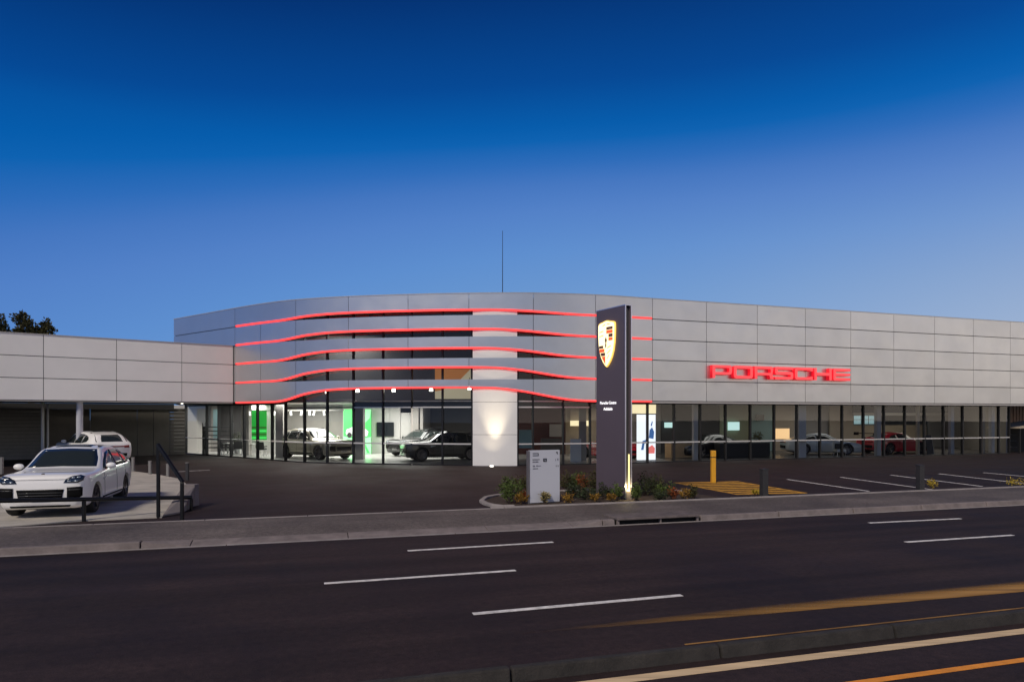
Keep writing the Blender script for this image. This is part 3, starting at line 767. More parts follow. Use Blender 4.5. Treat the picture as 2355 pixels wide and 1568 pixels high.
# white pillar wall in the nose
pl, pr = Vector((-2.06, 35.83)), Vector((.27, 35.74))
zz = [.05, 1.69, 3.40, 5.10, 6.80, 8.6]
for z0, z1 in zip(zz[:-1], zz[1:]):
    arc = []
    for i in range(9):
        t = i / 8; p = pl.lerp(pr, t); arc.append((p.x, p.y - .07 * (1 - (2 * t - 1) ** 2)))
    obj('pillar_panel', MB().prism(arc + [(pr.x, pr.y + .5), (pl.x, pl.y + .5)], z0 + .008, z1 - .008), M['pillar'], bld)
obj('pillar_core', MB().prism([(pl.x + .03, pl.y + .03), (pr.x - .03, pr.y + .03), (pr.x - .03, pr.y + .45), (pl.x + .03, pl.y + .45)], .05, 8.6), M['joint'], bld)

# floor, ceilings, inner walls
back = [(38, 58), (-24.2, 58)]
def inset(P, d):
    out = []
    for i, p in enumerate(P):
        q = P[min(i + 1, len(P) - 1)]; r = P[max(i - 1, 0)]
        t = (Vector(q) - Vector(r)).normalized(); out.append((p[0] - t.y * d, p[1] + t.x * d))
    return out
inner = inset(GLP, .06) + inset(GLR, .06)
obj('floor', MB().prism(inner + back, 0, .10), M['tile'], bld)
obj('dark_floor', MB().prism([(p[0], p[1]) for p in inset(GLR[4:], .3)] + [(38, 57), (14, 57), (8.6, 45)], .02, .104), M['tiledark'], bld)
cl = [(p[0], p[1]) for p in inset(GLP[:6], .1)]
obj('ceiling', MB().prism(cl + [(-8.8, 38.6), (-8.8, 41), (6, 41), (6.5, 38.2)] + inset(GLR[3:], .1) + back, 3.46, 3.6), M['ceil'], bld)
obj('mezzanine_slab', MB().prism([(-8.7, 37.75), (-2.1, 36.45), (.3, 36.4), (4.5, 37.5), (6, 38.3), (6, 41), (-8.7, 41)], 3.15, 3.44), M['ceildark'], bld)
obj('mezzanine_wall', MB().wall((-15, 40.9), (7, 40.9), .2, 3.62, 8.8), M['walldark'], bld)
rf = [tuple(C(SEND * i / 60, .35)) for i in range(61)]
obj('roof', MB().prism(rf + [(38, 60), (-24.2, 60)], 8.75, 8.9), M['ceildark'], bld)
obj('rear_wall', MB().wall((40, 59), (-24.2, 59), -.3, 0, 8.7), M['wallmid'], bld)
obj('outer_soffit', MB().prism([tuple(C(SEND * i / 60, .12)) for i in range(0, 21)] + list(reversed([(p[0], p[1]) for p in inset(GLP[:5], 0)])), 3.445, 3.455), M['soffit'], bld)
obj('outer_soffit', MB().prism([tuple(C(S1500 - 3 + (SEND - S1500 + 3) * i / 20, .2)) for i in range(21)] + list(reversed([(p[0], p[1] + .02) for p in GLR[2:] + [(40.5, 49.6)]])), 3.445, 3.455), M['soffit'], bld)
# end wall closing the roof over the open right end
obj('end_wall', MB().wall((36.5, 58), (34.9, 47.9), -.2, .05, 3.44), M['wallmid'], bld)
# left end of the upper storey
obj('side_wall', MB().wall(tuple(C(0, .12)), (-24.2, 59), -.15, 3.6, 9.0), M['clad'], bld)

NB = 47.0   # back wall of the nose showroom
def seg(name, x0, x1, Y, m, z0=.10, z1=3.46, t=.15):
    X0, X1 = (x0 - CX) / FPX * Y, (x1 - CX) / FPX * Y
    return obj(name, MB().box(X0, X1, Y, Y + t, z0, z1), m, bld)
seg('partition', 400, 484, 49.5, M['wallgrey'])
seg('partition', 484, 500, 49.3, M['wallmid'])
seg('partition', 500, 574, 50.5, M['walldark'])
seg('partition', 573, 640, NB, M['wallgrey'])
seg('partition', 640, 700, NB + .4, M['wallmid'])
seg('partition', 700, 790, NB + .6, M['wallmid'])
for x0, x1 in ((788, 854), (854.5, 896), (896.5, 920)):
    seg('wall_panel', x0, x1, NB + random.uniform(0, .03), M['wallgrey'])
seg('door', 921, 945, NB + .05, M['wallgrey'], z1=2.9)
seg('partition', 945, 962, NB - .3, M['wallmid'])
seg('partition', 962, 1190, 51, M['walldark'])
obj('partition', MB().box(-6.3, -6.1, 46.7, 51, .1, 3.46), M['wallmid'], bld)
seg('partition', 1186, 1300, 46, M['wallred'])
seg('partition', 1300, 1380, 46.5, M['wallbeige'])
# right-hand showroom: back wall 8.5 m inside the front
RN = Vector((-FD.y, FD.x)); RP = Vector((9.25, 38.75)) + RN * 8.0
def rseg(name, x0, x1, m, off=0.0, z0=.10, z1=3.46, t=.12, parent=None, ztop=None):
    P = RP + RN * off
    a, _ = ray_line(x0, P, FD); b, _ = ray_line(x1, P, FD)
    return obj(name, MB().wall(a, b, t, z0, z1), m, bld if parent is None else parent)
rseg('partition', 1380, 1520, M['wallmid'])
rseg('partition', 1520, 1655, M['walldark'], -.05)
rseg('partition', 1655, 1726, M['wallgreen'], -.1)
rseg('partition', 1726, 1778, M['wallteal'], -.02)
rseg('partition', 1778, 1850, M['wallbeige'], -.12)
rseg('partition', 1850, 1908, M['wallmid'], -.05)
rseg('partition', 1908, 1962, M['wallbeige'], -.3)
for x0, x1, z1 in ((1962, 2130, 1.95),): rseg('low_partition', x0, x1, M['tan'], 0, z1=z1)
rseg('partition', 1962, 2330, M['wallmid'], 4.0)
rseg('partition', 2135, 2200, M['wallgrey'], .5, z1=3.0)
rseg('partition', 2200, 2330, M['wallbeige'], 1.5, z1=3.0)
rseg('bulkhead', 1962, 2330, M['wallgrey'], -.6, z0=2.72, z1=2.92)
rseg('navy_sky_band', 1962, 2330, M['navy'], -.58, z0=2.925, z1=3.46)  # blue sky in the upper glass, painted as a navy strip
def win(x0, x1, z0, z1, off, cols):
    P = RP + RN * off
    a, _ = ray_line(x0, P, FD); b, _ = ray_line(x1, P, FD)
    o = obj('rear_window', MB().wall(a, b, .05, z0, z1), M['yardlight'], bld)
    for i in range(cols + 1):
        q = a.lerp(b, i / cols)
        obj('window_bar', MB().wall(q - FD * .025 - RN * .02, q + FD * .025 - RN * .02, .015, z0, z1), M['frame'], o)
    obj('window_bar', MB().wall(a - RN * .04, b - RN * .04, .015, (z0 + z1) / 2, (z0 + z1) / 2 + .04), M['frame'], o)
win(1962, 2030, 2.0, 2.7, 3.8, 4); win(2050, 2064, 2.0, 2.6, 3.8, 1); win(2084, 2116, 2.0, 2.7, 3.8, 3); win(2176, 2192, 2.05, 2.65, .4, 2)
# columns standing inside the glass
for x, dep, wd, m in ((1600, .55, .28, M['column']), (1845, .30, .55, M['column']), (2021, .45, .34, M['column']), (2112, .4, .2, M['wallbeige']), (2190, .5, .3, M['column']), (2262, .4, .2, M['wallbeige']), (2283, .6, .3, M['column'])):
    p, _ = ray_line(x, Vector((9.25, 38.75)) + RN * dep, FD)
    obj('column', MB().wall(p - FD * wd / 2, p + FD * wd / 2, wd * .7, .1, 3.46), m, bld)
for x, Y, wd in ((563, 44.6, .5), (642, 41.8, .45), (823, 40.5, .6), (1340, 39.5, .4)):
    X = (x - CX) / FPX * Y
    obj('column', MB().box(X - wd / 2, X + wd / 2, Y, Y + wd, .1, 3.46), M['wallmid'], bld)

# lights of the showroom
def area(name, loc, size, watts, colr, rot=(0, 0, 0), sy=None, parent=bld):
    l = bpy.data.lights.new(name, 'AREA'); l.energy = watts; l.color = colr; l.size = size
    if sy: l.shape = 'RECTANGLE'; l.size_y = sy
    o = bpy.data.objects.new(name, l); col.objects.link(o); o.location = loc; o.rotation_euler = rot
    o.parent = parent; o.matrix_parent_inverse = worldmat(parent).inverted()
    return o
WARM, NEUT = (1, .90, .76), (1, .96, .90)
area('ceiling_light', (-12.5, 43.5, 3.40), 4, 640, NEUT, sy=4)
area('ceiling_light', (-6.5, 44, 3.40), 4, 480, NEUT, sy=3)
area('ceiling_light', (-18.5, 47.5, 3.40), 3, 380, NEUT, sy=2.5)
area('ceiling_light', (-9.8, 39.8, 7.5), 3, 240, NEUT, sy=1.2)
area('ceiling_light', (1.5, 43, 3.40), 3, 9, WARM, sy=3)
area('ceiling_light', (6.3, 42.5, 3.40), 2.5, 60, WARM, sy=2)
area('ceiling_light', (14, 44.5, 3.40), 4, 60, NEUT, rot=(0, 0, .33), sy=3)
area('ceiling_light', (23, 48, 3.40), 5, 65, NEUT, rot=(0, 0, .33), sy=3)
area('ceiling_light', (31, 50.5, 3.40), 4, 70, WARM, rot=(0, 0, .33), sy=3)
for x, y, Y in ((751.5, 902, 38.6), (822, 899, 38.0), (905, 898, 37.6), (991, 896.5, 37.2), (1079, 893, 36.7)):
    X = (x - CX) / FPX * Y; z = zat(y, Y)
    o = obj('spotlight', MB().lathe([(.0, .17), (.085, .17), (.1, 0), (0, -.005)], 12, c=(X, Y, z - .06)), M['lamp'], bld)
    obj('lamp_arm', MB().tube((X, Y + .02, z + .11), (X, Y + .02, z + .6), .015, k=6), M['frame'], o)
# suspended track with small spots at the left of the nose
obj('light_track', MB().beam((-16.6, 44.4, 3.02), (-10.2, 41.5, 3.02), .05, .05), M['alu'], bld)
for i, (x, Y) in enumerate(((574, 44.3), (632, 43.6), (668, 43.0), (694, 42.6), (711, 42.3), (723, 42.0), (744, 41.7))):
    X = (x - CX) / FPX * Y
    obj('spotlight', MB().tube((X, Y, 2.96), (X + .05 * (-1) ** i, Y - .06, 2.72), .045, .06, 8), M['lampsoft'], bld)
obj('downlight', MB().tube((-20.4, 42.2, 3.43), (-20.4, 42.2, 3.444), .07, k=10), M['lamp'], bld)

# up-light washing the pillar
up = thing('uplight', 'small glowing ground light at the foot of the white pillar', 'light', (-1.04, 34.95, .05))
obj('housing', MB().lathe([(0, 0), (.13, 0), (.13, .04), (.1, .05), (0, .05)], 16, c=(-1.04, 34.95, .04)), M['steel'], up)
obj('lens', MB().lathe([(.0, 0), (.095, 0), (.07, .035), (0, .045)], 16, c=(-1.04, 34.95, .091)), M['lamp'], up)
sp = bpy.data.lights.new('uplight_lamp', 'SPOT'); sp.energy = 60; sp.color = (1, .84, .58); sp.spot_size = R(86); sp.spot_blend = 1.0; sp.shadow_soft_size = .06
so = bpy.data.objects.new('uplight_lamp', sp); col.objects.link(so); so.location = (-1.04, 34.95, .16)
so.rotation_euler = Vector((0, -.20, -.98)).to_track_quat('Z', 'Y').to_euler()
sp2 = bpy.data.lights.new('uplight_beam', 'SPOT'); sp2.energy = 640; sp2.color = (1, .86, .62); sp2.spot_size = R(44); sp2.spot_blend = 1.0; sp2.shadow_soft_size = .06
so2 = bpy.data.objects.new('uplight_beam', sp2); col.objects.link(so2); so2.location = (-.9, 34.95, .16)
so2.rotation_euler = Vector((0, -.18, -.983)).to_track_quat('Z', 'Y').to_euler()
so2.parent = up; so2.matrix_parent_inverse = worldmat(up).inverted()
so.parent = up; so.matrix_parent_inverse = worldmat(up).inverted()

# mast on the roof
ant = thing('antenna', 'thin dark antenna mast standing on the showroom roof', 'antenna', (-.58, 42, 8.9))
ztop = zat(531, 42)
obj('mast', MB().tube((-.58, 42, 8.9), (-.58, 42, ztop), .028, .014, 8), M['frame'], ant)
obj('foot_plate', MB().box(-.73, -.43, 41.85, 42.15, 8.9, 8.94), M['frame'], ant)

# ------------------------------------------------------------------ lettering on the facade
def outline_mesh(name, loops, depth, bev=0.0):
    cu = bpy.data.curves.new(name, 'CURVE'); cu.dimensions = '2D'; cu.fill_mode = 'BOTH'; cu.extrude = depth / 2; cu.bevel_depth = bev; cu.bevel_resolution = 1
    for lp in loops:
        s = cu.splines.new('POLY'); s.points.add(len(lp) - 1); s.use_cyclic_u = True
        for i, p in enumerate(lp): s.points[i].co = (p[0], p[1], 0, 1)
    o = bpy.data.objects.new(name, cu); col.objects.link(o)
    me = bpy.data.meshes.new_from_object(o.evaluated_get(bpy.context.evaluated_depsgraph_get()))
    bpy.data.objects.remove(o); bpy.data.curves.remove(cu)
    return me
def text_mesh(name, body, size, depth, align='CENTER'):
    cu = bpy.data.curves.new(name, 'FONT'); cu.body = body; cu.size = size; cu.extrude = depth / 2; cu.align_x = align
    o = bpy.data.objects.new(name, cu); col.objects.link(o)
    me = bpy.data.meshes.new_from_object(o.evaluated_get(bpy.context.evaluated_depsgraph_get()))
    bpy.data.objects.remove(o); bpy.data.curves.remove(cu)
    return me
def rr(x0, y0, x1, y1, r=(0, 0, 0, 0), n=4):
    """rectangle with corner radii bl, br, tr, tl"""
    out = []
    for (cx, cy, a0, q) in ((x0 + r[0], y0 + r[0], 180, r[0]), (x1 - r[1], y0 + r[1], 270, r[1]), (x1 - r[2], y1 - r[2], 0, r[2]), (x0 + r[3], y1 - r[3], 90, r[3])):
        if q == 0: out.append((cx, cy)); continue
        for i in range(n + 1):
            t = R(a0 + 90 * i / n); out.append((cx + q * math.cos(t), cy + q * math.sin(t)))
    return out
p0, t0 = ray_line(1631, F0, FD); p1, t1 = ray_line(1950, F0, FD)
LW = (t1 - t0); LH = .72; cell = LW / 7; lw = cell * .90
S = .165      # stroke
def letter_loops(ch, w, h):
    m0 = (h - S) / 2; m1 = (h + S) / 2
    if ch == 'P': return [[(0, 0), (S, 0), (S, .2), *rr(S, .2, w, h, (0, .16, .16, 0))[1:-1], (0, h)], rr(S, .2 + S * .82, w - S, h - S * .82, (0, .06, .06, 0))]
    if ch == 'O': return [rr(0, 0, w, h, (.16,) * 4), rr(S, S * .95, w - S, h - S * .95, (.06,) * 4)]
    if ch == 'R': return [[(0, 0), (S, 0), (S, .22), (w - S * 1.55, .22), (w - S * 1.15, 0), (w + .03, 0), (w - .06, .27), *rr(S, .25, w, h, (0, .14, .14, 0))[6:-1], (0, h)], rr(S, .22 + S * .8, w - S, h - S * .85, (0, .05, .05, 0))]
    if ch == 'S':
        q = S * .9
        return [[(0, 0), *rr(0, 0, w, m1, (0, .13, .13, 0))[1:-1], (S, m1), (S, h - q), (w, h - q), (w, h), *rr(0, m0, w, h, (.13, 0, 0, .13))[7:], *rr(0, m0, w, h, (.13, 0, 0, .13))[:5], (w - S, m0), (w - S, q), (0, q)]]
    if ch == 'C':
        q = S * .9
        return [[*rr(0, 0, w, h, (.16, 0, 0, .16))[:5], (w, 0), (w, q + .05), (w - S, q + .05), (w - S, q), (S, q), (S, h - q), (w - S, h - q), (w - S, h - q - .05), (w, h - q - .05), (w, h), *rr(0, 0, w, h, (.16, 0, 0, .16))[7:]]]
    if ch == 'H': return [[(0, 0), (S, 0), (S, m0), (w - S, m0), (w - S, 0), (w, 0), (w, h), (w - S, h), (w - S, m1), (S, m1), (S, h), (0, h)]]
    if ch == 'E':
        q = S * .92
        return [[*rr(0, 0, w, h, (.1, 0, 0, .1))[:5], (w, 0), (w, q), (S, q), (S, m0 + .01), (w, m0 + .01), (w, m1 - .01), (S, m1 - .01), (S, h - q), (w, h - q), (w, h), *rr(0, 0, w, h, (.1, 0, 0, .1))[7:]]]
sgn = thing('facade_lettering', 'row of seven glowing red letters on the right facade', 'sign', (p0.x, p0.y, 4.81))
FN = Vector((FD.y, -FD.x))      # outward normal of the facade
base_m = Matrix(((FD.x, 0, FN.x, 0), (FD.y, 0, FN.y, 0), (0, 1, 0, 0), (0, 0, 0, 1)))
for i, ch in enumerate('PORSCHE'):
    org = p0 + FD * (cell * i) + FN * .16
    for nm, dep, off, m, bv in (('letter', .24, 0, M['letterside'], 0), ('face', .02, .135, M['letterface'], 0)):
        me = outline_mesh(nm, letter_loops(ch, lw, LH), dep, bv)
        oo = org + FN * off
        me.transform(Matrix.Translation((oo.x, oo.y, 4.81)) @ base_m)
        if nm == 'letter': L_ = link(nm, me, m, sgn)
        else: link(nm, me, m, L_)
    for z in (4.95, 5.4):
        b = org + FD * .1
        obj('bracket', MB().tube((b.x, b.y, z), (b.x - FN.x * .2, b.y - FN.y * .2, z), .02, k=6), M['steel'], L_)

# ------------------------------------------------------------------ left wing with carport
WD = Vector((8.8, 6.8)).normalized(); W0 = Vector((-25.5, 34.0)); WN = Vector((-WD.y, WD.x))
wing = thing('carport_wing', 'low pale panelled wing with a dark open carport on the left of the showroom', 'building', (-21, 38, .05))
xs = [-330, -150, 100, 268, 418, 536]
pos = [ray_line(x, W0, WD)[0] for x in xs]
pos[0] = W0 - WD * 9.0; pos[1] = W0 - WD * 3.2
for a, b in zip(pos[:-1], pos[1:]):
    for k in range(3):
        z1, z0 = GZ[2 + k], GZ[3 + k]
        obj('cladding_panel', MB().wall(a + WD * .014, b - WD * .014, .1, z0 + .034, z1 - .003), M['cladwing'], wing)
obj('backing_wall', MB().wall(pos[0] + WN * .13, pos[-1] - WD * .02 + WN * .13, .15, 3.45, 6.8), M['joint'], wing)
obj('coping', MB().wall(pos[0] - WN * .03, pos[-1] - WD * .02 - WN * .03, .45, 6.833, 6.87), M['trim'], wing)
obj('edge_trim', MB().wall(pos[0] + WN * .01, pos[-1] - WD * .02 + WN * .01, .1, 3.42, 3.458), M['trim'], wing)
e0, e1 = pos[0], pos[-1] - WD * .05
bo = WN * 8.0
obj('roof', MB().prism([tuple(e0 + WN * .3), tuple(e1 + WN * .3), tuple(e1 + WN * 3.2), (-22.2, 46.0), tuple(e0 + bo)], 3.46, 3.6), M['soffit'], wing)
B0_ = W0 + bo
def bseg(name, x0, x1, m, off=0.0, z0=.05, z1=3.46, t=.15, par=None):
    a = ray_line(x0, B0_ + WN * off, WD)[0]; b = ray_line(x1, B0_ + WN * off, WD)[0]
    return obj(name, MB().wall(a, b, t, z0, z1), m, par or wing)
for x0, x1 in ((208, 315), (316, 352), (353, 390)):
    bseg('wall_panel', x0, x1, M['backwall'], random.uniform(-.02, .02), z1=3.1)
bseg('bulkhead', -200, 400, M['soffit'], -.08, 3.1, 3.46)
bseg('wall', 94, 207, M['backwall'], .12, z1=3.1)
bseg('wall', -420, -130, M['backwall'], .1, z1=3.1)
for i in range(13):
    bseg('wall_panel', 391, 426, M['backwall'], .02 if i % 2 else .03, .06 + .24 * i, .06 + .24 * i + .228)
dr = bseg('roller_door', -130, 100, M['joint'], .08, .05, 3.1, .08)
for i in range(14):
    a = ray_line(-128, B0_ + WN * .0, WD)[0]; b = ray_line(97, B0_ + WN * .0, WD)[0]
    z0 = .06 + .216 * i
    d = (b - a).normalized(); n = Vector((-d.y, d.x))
    obj('slat', MB().hexa([(a.x - n.x * .05, a.y - n.y * .05, z0), (b.x - n.x * .05, b.y - n.y * .05, z0), (b.x + n.x * .06, b.y + n.y * .06, z0), (a.x + n.x * .06, a.y + n.y * .06, z0),
                            (a.x, a.y, z0 + .2), (b.x, b.y, z0 + .2), (b.x + n.x * .06, b.y + n.y * .06, z0 + .2), (a.x + n.x * .06, a.y + n.y * .06, z0 + .2)]), M['shutter'], dr)
p = ray_line(183, W0 + WN * .35, WD)[0]
obj('column', MB().lathe([(.16, .05), (.16, 3.45)], 20, c=(p.x, p.y, 0)), M['column'], wing, smooth=True)
for x, o, r in ((98, 4.5, .085), (110, 7.4, .06)):
    p = ray_line(x, W0 + WN * o, WD)[0]
    obj('column', MB().lathe([(r, .05), (r, 3.45)], 14, c=(p.x, p.y, 0)), M['column'], wing, smooth=True)

# ------------------------------------------------------------------ pylon sign
pz = .10
near = Vector((3.41, 20.6)); farp = Vector((2.70, 21.86))
fd = (near - farp).normalized(); fn = Vector((fd.y, -fd.x))        # along the face (far to near), outward normal of the logo face
if fn.x > 0: fn = -fn
pyl = thing('pylon_sign', 'tall dark grey pylon sign with a glowing yellow crest in the planter', 'sign', ((near.x + farp.x) / 2, (near.y + farp.y) / 2, .1))
TW = .25; ZT = 6.0; fwid = (near - farp).length
def pq(u, d):  # u along the face from the far edge, d depth behind the logo face
    p = farp + fd * u - fn * d; return (p.x, p.y)
obj('face_plate', MB().prism([pq(0, 0), pq(fwid, 0), pq(fwid, .05), pq(0, .05)], pz, ZT), M['pylon'], pyl)
obj('face_plate', MB().prism([pq(0, TW - .05), pq(fwid, TW - .05), pq(fwid, TW), pq(0, TW)], pz, ZT), M['pylon'], pyl)
obj('core', MB().prism([pq(.02, .051), pq(fwid - .06, .051), pq(fwid - .06, TW - .051), pq(.02, TW - .051)], pz, ZT - .06), M['pyloncore'], pyl)
obj('edge_profile', MB().prism([pq(fwid + .002, -.004), pq(fwid + .018, -.004), pq(fwid + .018, .03), pq(fwid + .002, .03)], pz, ZT), M['pylonedge'], pyl)
obj('edge_profile', MB().prism([pq(fwid + .002, TW - .03), pq(fwid + .018, TW - .03), pq(fwid + .018, TW + .004), pq(fwid + .002, TW + .004)], pz, ZT), M['pylonedge'], pyl)
obj('top_cap', MB().prism([pq(-.01, -.006), pq(fwid + .022, -.006), pq(fwid + .022, TW + .006), pq(-.01, TW + .006)], ZT, ZT + .025), M['pylonedge'], pyl)
obj('plinth', MB().prism([pq(.1, .02), pq(fwid + .05, .02), pq(fwid + .05, TW - .02), pq(.1, TW - .02)], .0, pz + .28), M['kerb'], pyl)
obj('light_strip', MB().prism([pq(fwid - .055, TW - .075), pq(fwid - .03, TW - .075), pq(fwid - .03, TW - .053), pq(fwid - .055, TW - .053)], pz + .30, 1.5), M['warmlit'], pyl)
obj('base_lamp', MB().prism([pq(fwid - .055, .06), pq(fwid + .03, .06), pq(fwid + .03, TW - .08), pq(fwid - .055, TW - .08)], pz + .285, pz + .33), M['warmlit'], pyl)
# crest
face_m = Matrix(((fd.x, 0, fn.x, 0), (fd.y, 0, fn.y, 0), (0, 1, 0, 0), (0, 0, 0, 1)))
def on_face(me, u, z, d):
    me.transform(Matrix.Translation((farp.x + fd.x * u + fn.x * d, farp.y + fd.y * u + fn.y * d, z)) @ face_m); return me
CW, CH, CU, CZ = .84, 1.46, .60, 4.18
half = [(0, 0), (.10, .045), (.22, .12), (.33, .22), (.42, .35), (.47, .50), (.495, .68), (.50, .82), (.495, .905), (.46, .945), (.36, .965), (.22, .975), (.10, .993), (0, 1)]
def shield(k=1.0, cy=.52):
    a = [(x * CW * k, ((y - cy) * k + cy) * CH) for x, y in half]
    return a + [(-x, y) for x, y in reversed(a[1:-1])]
crest = link('crest', on_face(outline_mesh('crest', [shield()], .05), CU, CZ, .03), M['crestrim'], pyl)
link('field', on_face(outline_mesh('field', [shield(.955)], .01), CU, CZ, .062), M['crest'], crest)
def blk(x0, y0, x1, y1, m, name='stripe', pts=None):
    lp = pts or [(x0, y0), (x1, y0), (x1, y1), (x0, y1)]
    link(name, on_face(outline_mesh(name, [[(x * CW, y * CH) for x, y in lp]], .008), CU, CZ, .072), m, crest)
for i, (y0, y1) in enumerate(((.795, .855), (.715, .785), (.635, .705), (.56, .625))):
    x0 = .02 if i < 2 else .15
    blk(x0, y0, .40, y1, (M['crestblack'], M['crestred'])[i % 2])
for i, (y0, y1) in enumerate(((.41, .47), (.325, .40), (.245, .315), (.11, .235))):
    if i < 2: blk(-.41 + .02 * i, y0, -.17 + .08 * i, y1, (M['crestblack'], M['crestred'])[i % 2])
    elif i == 2: blk(0, 0, 0, 0, M['crestblack'], pts=[(-.34, y1), (-.29, y0), (-.05, y0), (-.05, y1)])
    else: blk(0, 0, 0, 0, M['crestred'], pts=[(-.275, y1), (-.14, y0 + .02), (-.04, y0 - .05), (-.04, y1)])
blk(0, 0, 0, 0, M['crestblack'], 'horse_mark', [(-.03, .40), (.03, .46), (.02, .52), (.06, .58), (-.01, .65), (-.07, .58), (-.03, .52), (-.05, .46)])
for x0, y0, x1, y1 in ((.07, .40, .30, .44), (.06, .28, .27, .35), (.06, .17, .19, .25), (-.40, .66, -.16, .68), (-.40, .75, -.16, .77), (-.20, .88, -.05, .91), (.05, .91, .25, .90)):
    dx, dy = x1 - x0, y1 - y0
    blk(0, 0, 0, 0, M['crestline'], 'antler_mark', [(x0, y0), (x1, y1), (x1 - .01, y1 + .016), (x0, y0 + .018)])
link('lettering', on_face(text_mesh('lettering', 'Porsche Centre', .128, .012), .62, 3.03, .008), M['textlit'], pyl)
link('lettering', on_face(text_mesh('lettering', 'Adelaide', .128, .012), .62, 2.84, .008), M['textlit'], pyl)
pl_ = bpy.data.lights.new('pylon_lamp', 'POINT'); pl_.energy = 9; pl_.color = (1, .82, .42); pl_.shadow_soft_size = .05
po = bpy.data.objects.new('pylon_lamp', pl_); col.objects.link(po); q_ = pq(fwid + .12, TW / 2); po.location = (q_[0], q_[1], pz + .42)
po.parent = pyl; po.matrix_parent_inverse = worldmat(pyl).inverted()

# ------------------------------------------------------------------ direction sign
dl, drr = G(1218, 1158, .14), G(1287, 1154, .14)
dv = Vector((drr.x - dl.x, drr.y - dl.y)); dw = dv.length; dv.normalize(); dn = Vector((dv.y, -dv.x))
dsg = thing('direction_sign', 'white upright direction sign with dark arrows standing in the planter', 'sign', ((dl.x + drr.x) / 2, (dl.y + drr.y) / 2, .1))
zt = zat(1035.5, dl.y)
def dq(u, d): return (dl.x + dv.x * u + dn.x * d, dl.y + dv.y * u + dn.y * d)
obj('panel', MB().prism([dq(0, 0), dq(dw, 0), dq(dw, -.10), dq(0, -.10)], .16, zt), M['signwhite'], dsg, bevel=.008)
obj('side_cheek', MB().prism([dq(-.055, .01), dq(-.003, .01), dq(-.003, -.12), dq(-.055, -.12)], .10, zt - .01), M['signside'], dsg, bevel=.006)
obj('base', MB().prism([dq(.02, -.02), dq(dw - .02, -.02), dq(dw - .02, -.09), dq(.02, -.09)], .05, .158), M['signside'], dsg)
sh = zt - .16
dm = Matrix(((dv.x, 0, dn.x, 0), (dv.y, 0, dn.y, 0), (0, 1, 0, 0), (0, 0, 0, 1)))
def mark(loops, m=M['signink'], name='marking'):
    me = outline_mesh(name, loops, .005)
    me.transform(Matrix.Translation((dl.x + dn.x * .004, dl.y + dn.y * .004, 0)) @ dm); return link(name, me, m, dsg)
def zy(y): return zt - (y - 110) / 1365 * sh
def ux(x): return (x - 178) / 795 * dw
def rect(x0, y0, x1, y1): return [(ux(x0), zy(y1)), (ux(x1), zy(y1)), (ux(x1), zy(y0)), (ux(x0), zy(y0))]
mark([rect(252, 182, 405, 202)]); mark([rect(252, 236, 405, 255)]); mark([rect(390, 203, 405, 235)])
mark([rect(245, 342, 432, 360)]); mark([rect(248, 392, 306, 425)], M['signink2']); mark([rect(318, 392, 398, 425)], M['signink2'])
mark([rect(254, 497, 312, 535)], M['signink2']); mark([rect(345, 497, 380, 530)], M['signink2']); mark([rect(390, 508, 465, 522)], M['signink2']); mark([rect(254, 576, 390, 592)])
mark([rect(527, 325, 622, 413), rect(548, 342, 600, 392)], name='parking_symbol')
pm = text_mesh('parking_symbol', 'P', .085, .005)
pm.transform(Matrix.Translation((dl.x + dv.x * ux(574) + dn.x * .004, dl.y + dv.y * ux(574) + dn.y * .004, zy(392))) @ dm); link('parking_symbol', pm, M['signink'], dsg)
mark([[(ux(862), zy(180)), (ux(880), zy(160)), (ux(915), zy(157)), (ux(905), zy(172)), (ux(925), zy(228)), (ux(905), zy(222)), (ux(880), zy(188))]], name='arrow')
mark([rect(850, 340, 860, 400)], M['signink2'], 'arrow'); mark([[(ux(895), zy(335)), (ux(932), zy(335)), (ux(928), zy(400)), (ux(912), zy(396))]], M['signink2'], 'arrow')
mark([[(ux(864), zy(510)), (ux(888), zy(522)), (ux(868), zy(560))]], name='arrow'); mark([[(ux(915), zy(515)), (ux(930), zy(510)), (ux(930), zy(558)), (ux(918), zy(552))]], name='arrow')

# ------------------------------------------------------------------ planter bed and shrubs
bed = [AB(5.35, 18.2), AB(12.3, 18.2), AB(11.9, 20.2), AB(9.5, 21.4), AB(7.0, 21.4), AB(5.6, 20.6), AB(4.9, 19.5), AB(4.92, 18.7)]
struct(obj('planter_soil', MB().prism([(p.x, p.y) for p in bed], .02, [.14] * len(bed)), M['soil']))
pk = thing('planter_kerb', 'rounded pale kerb round the left end of the planter bed', 'kerb', AB(4.9, 19))
ring = [AB(5.5, 18.1), AB(5.15, 18.2), AB(4.93, 18.5), AB(4.84, 19.0), AB(4.86, 19.6), AB(5.2, 20.4), AB(5.7, 20.9), AB(7.0, 21.5), AB(9.5, 21.5), AB(12.0, 20.25)]
for i in range(len(ring) - 1):
    a, b = ring[i], ring[i + 1]
    d = (b - a).normalized(); n = Vector((d.y, -d.x, 0)) * .14
    n2 = n; 
    obj('kerb_stone', MB().prism([(a.x, a.y), (a.x + n.x, a.y + n.y), (b.x + n.x, b.y + n.y), (b.x, b.y)], .02, .19), M['edging'], pk, bevel=.02)

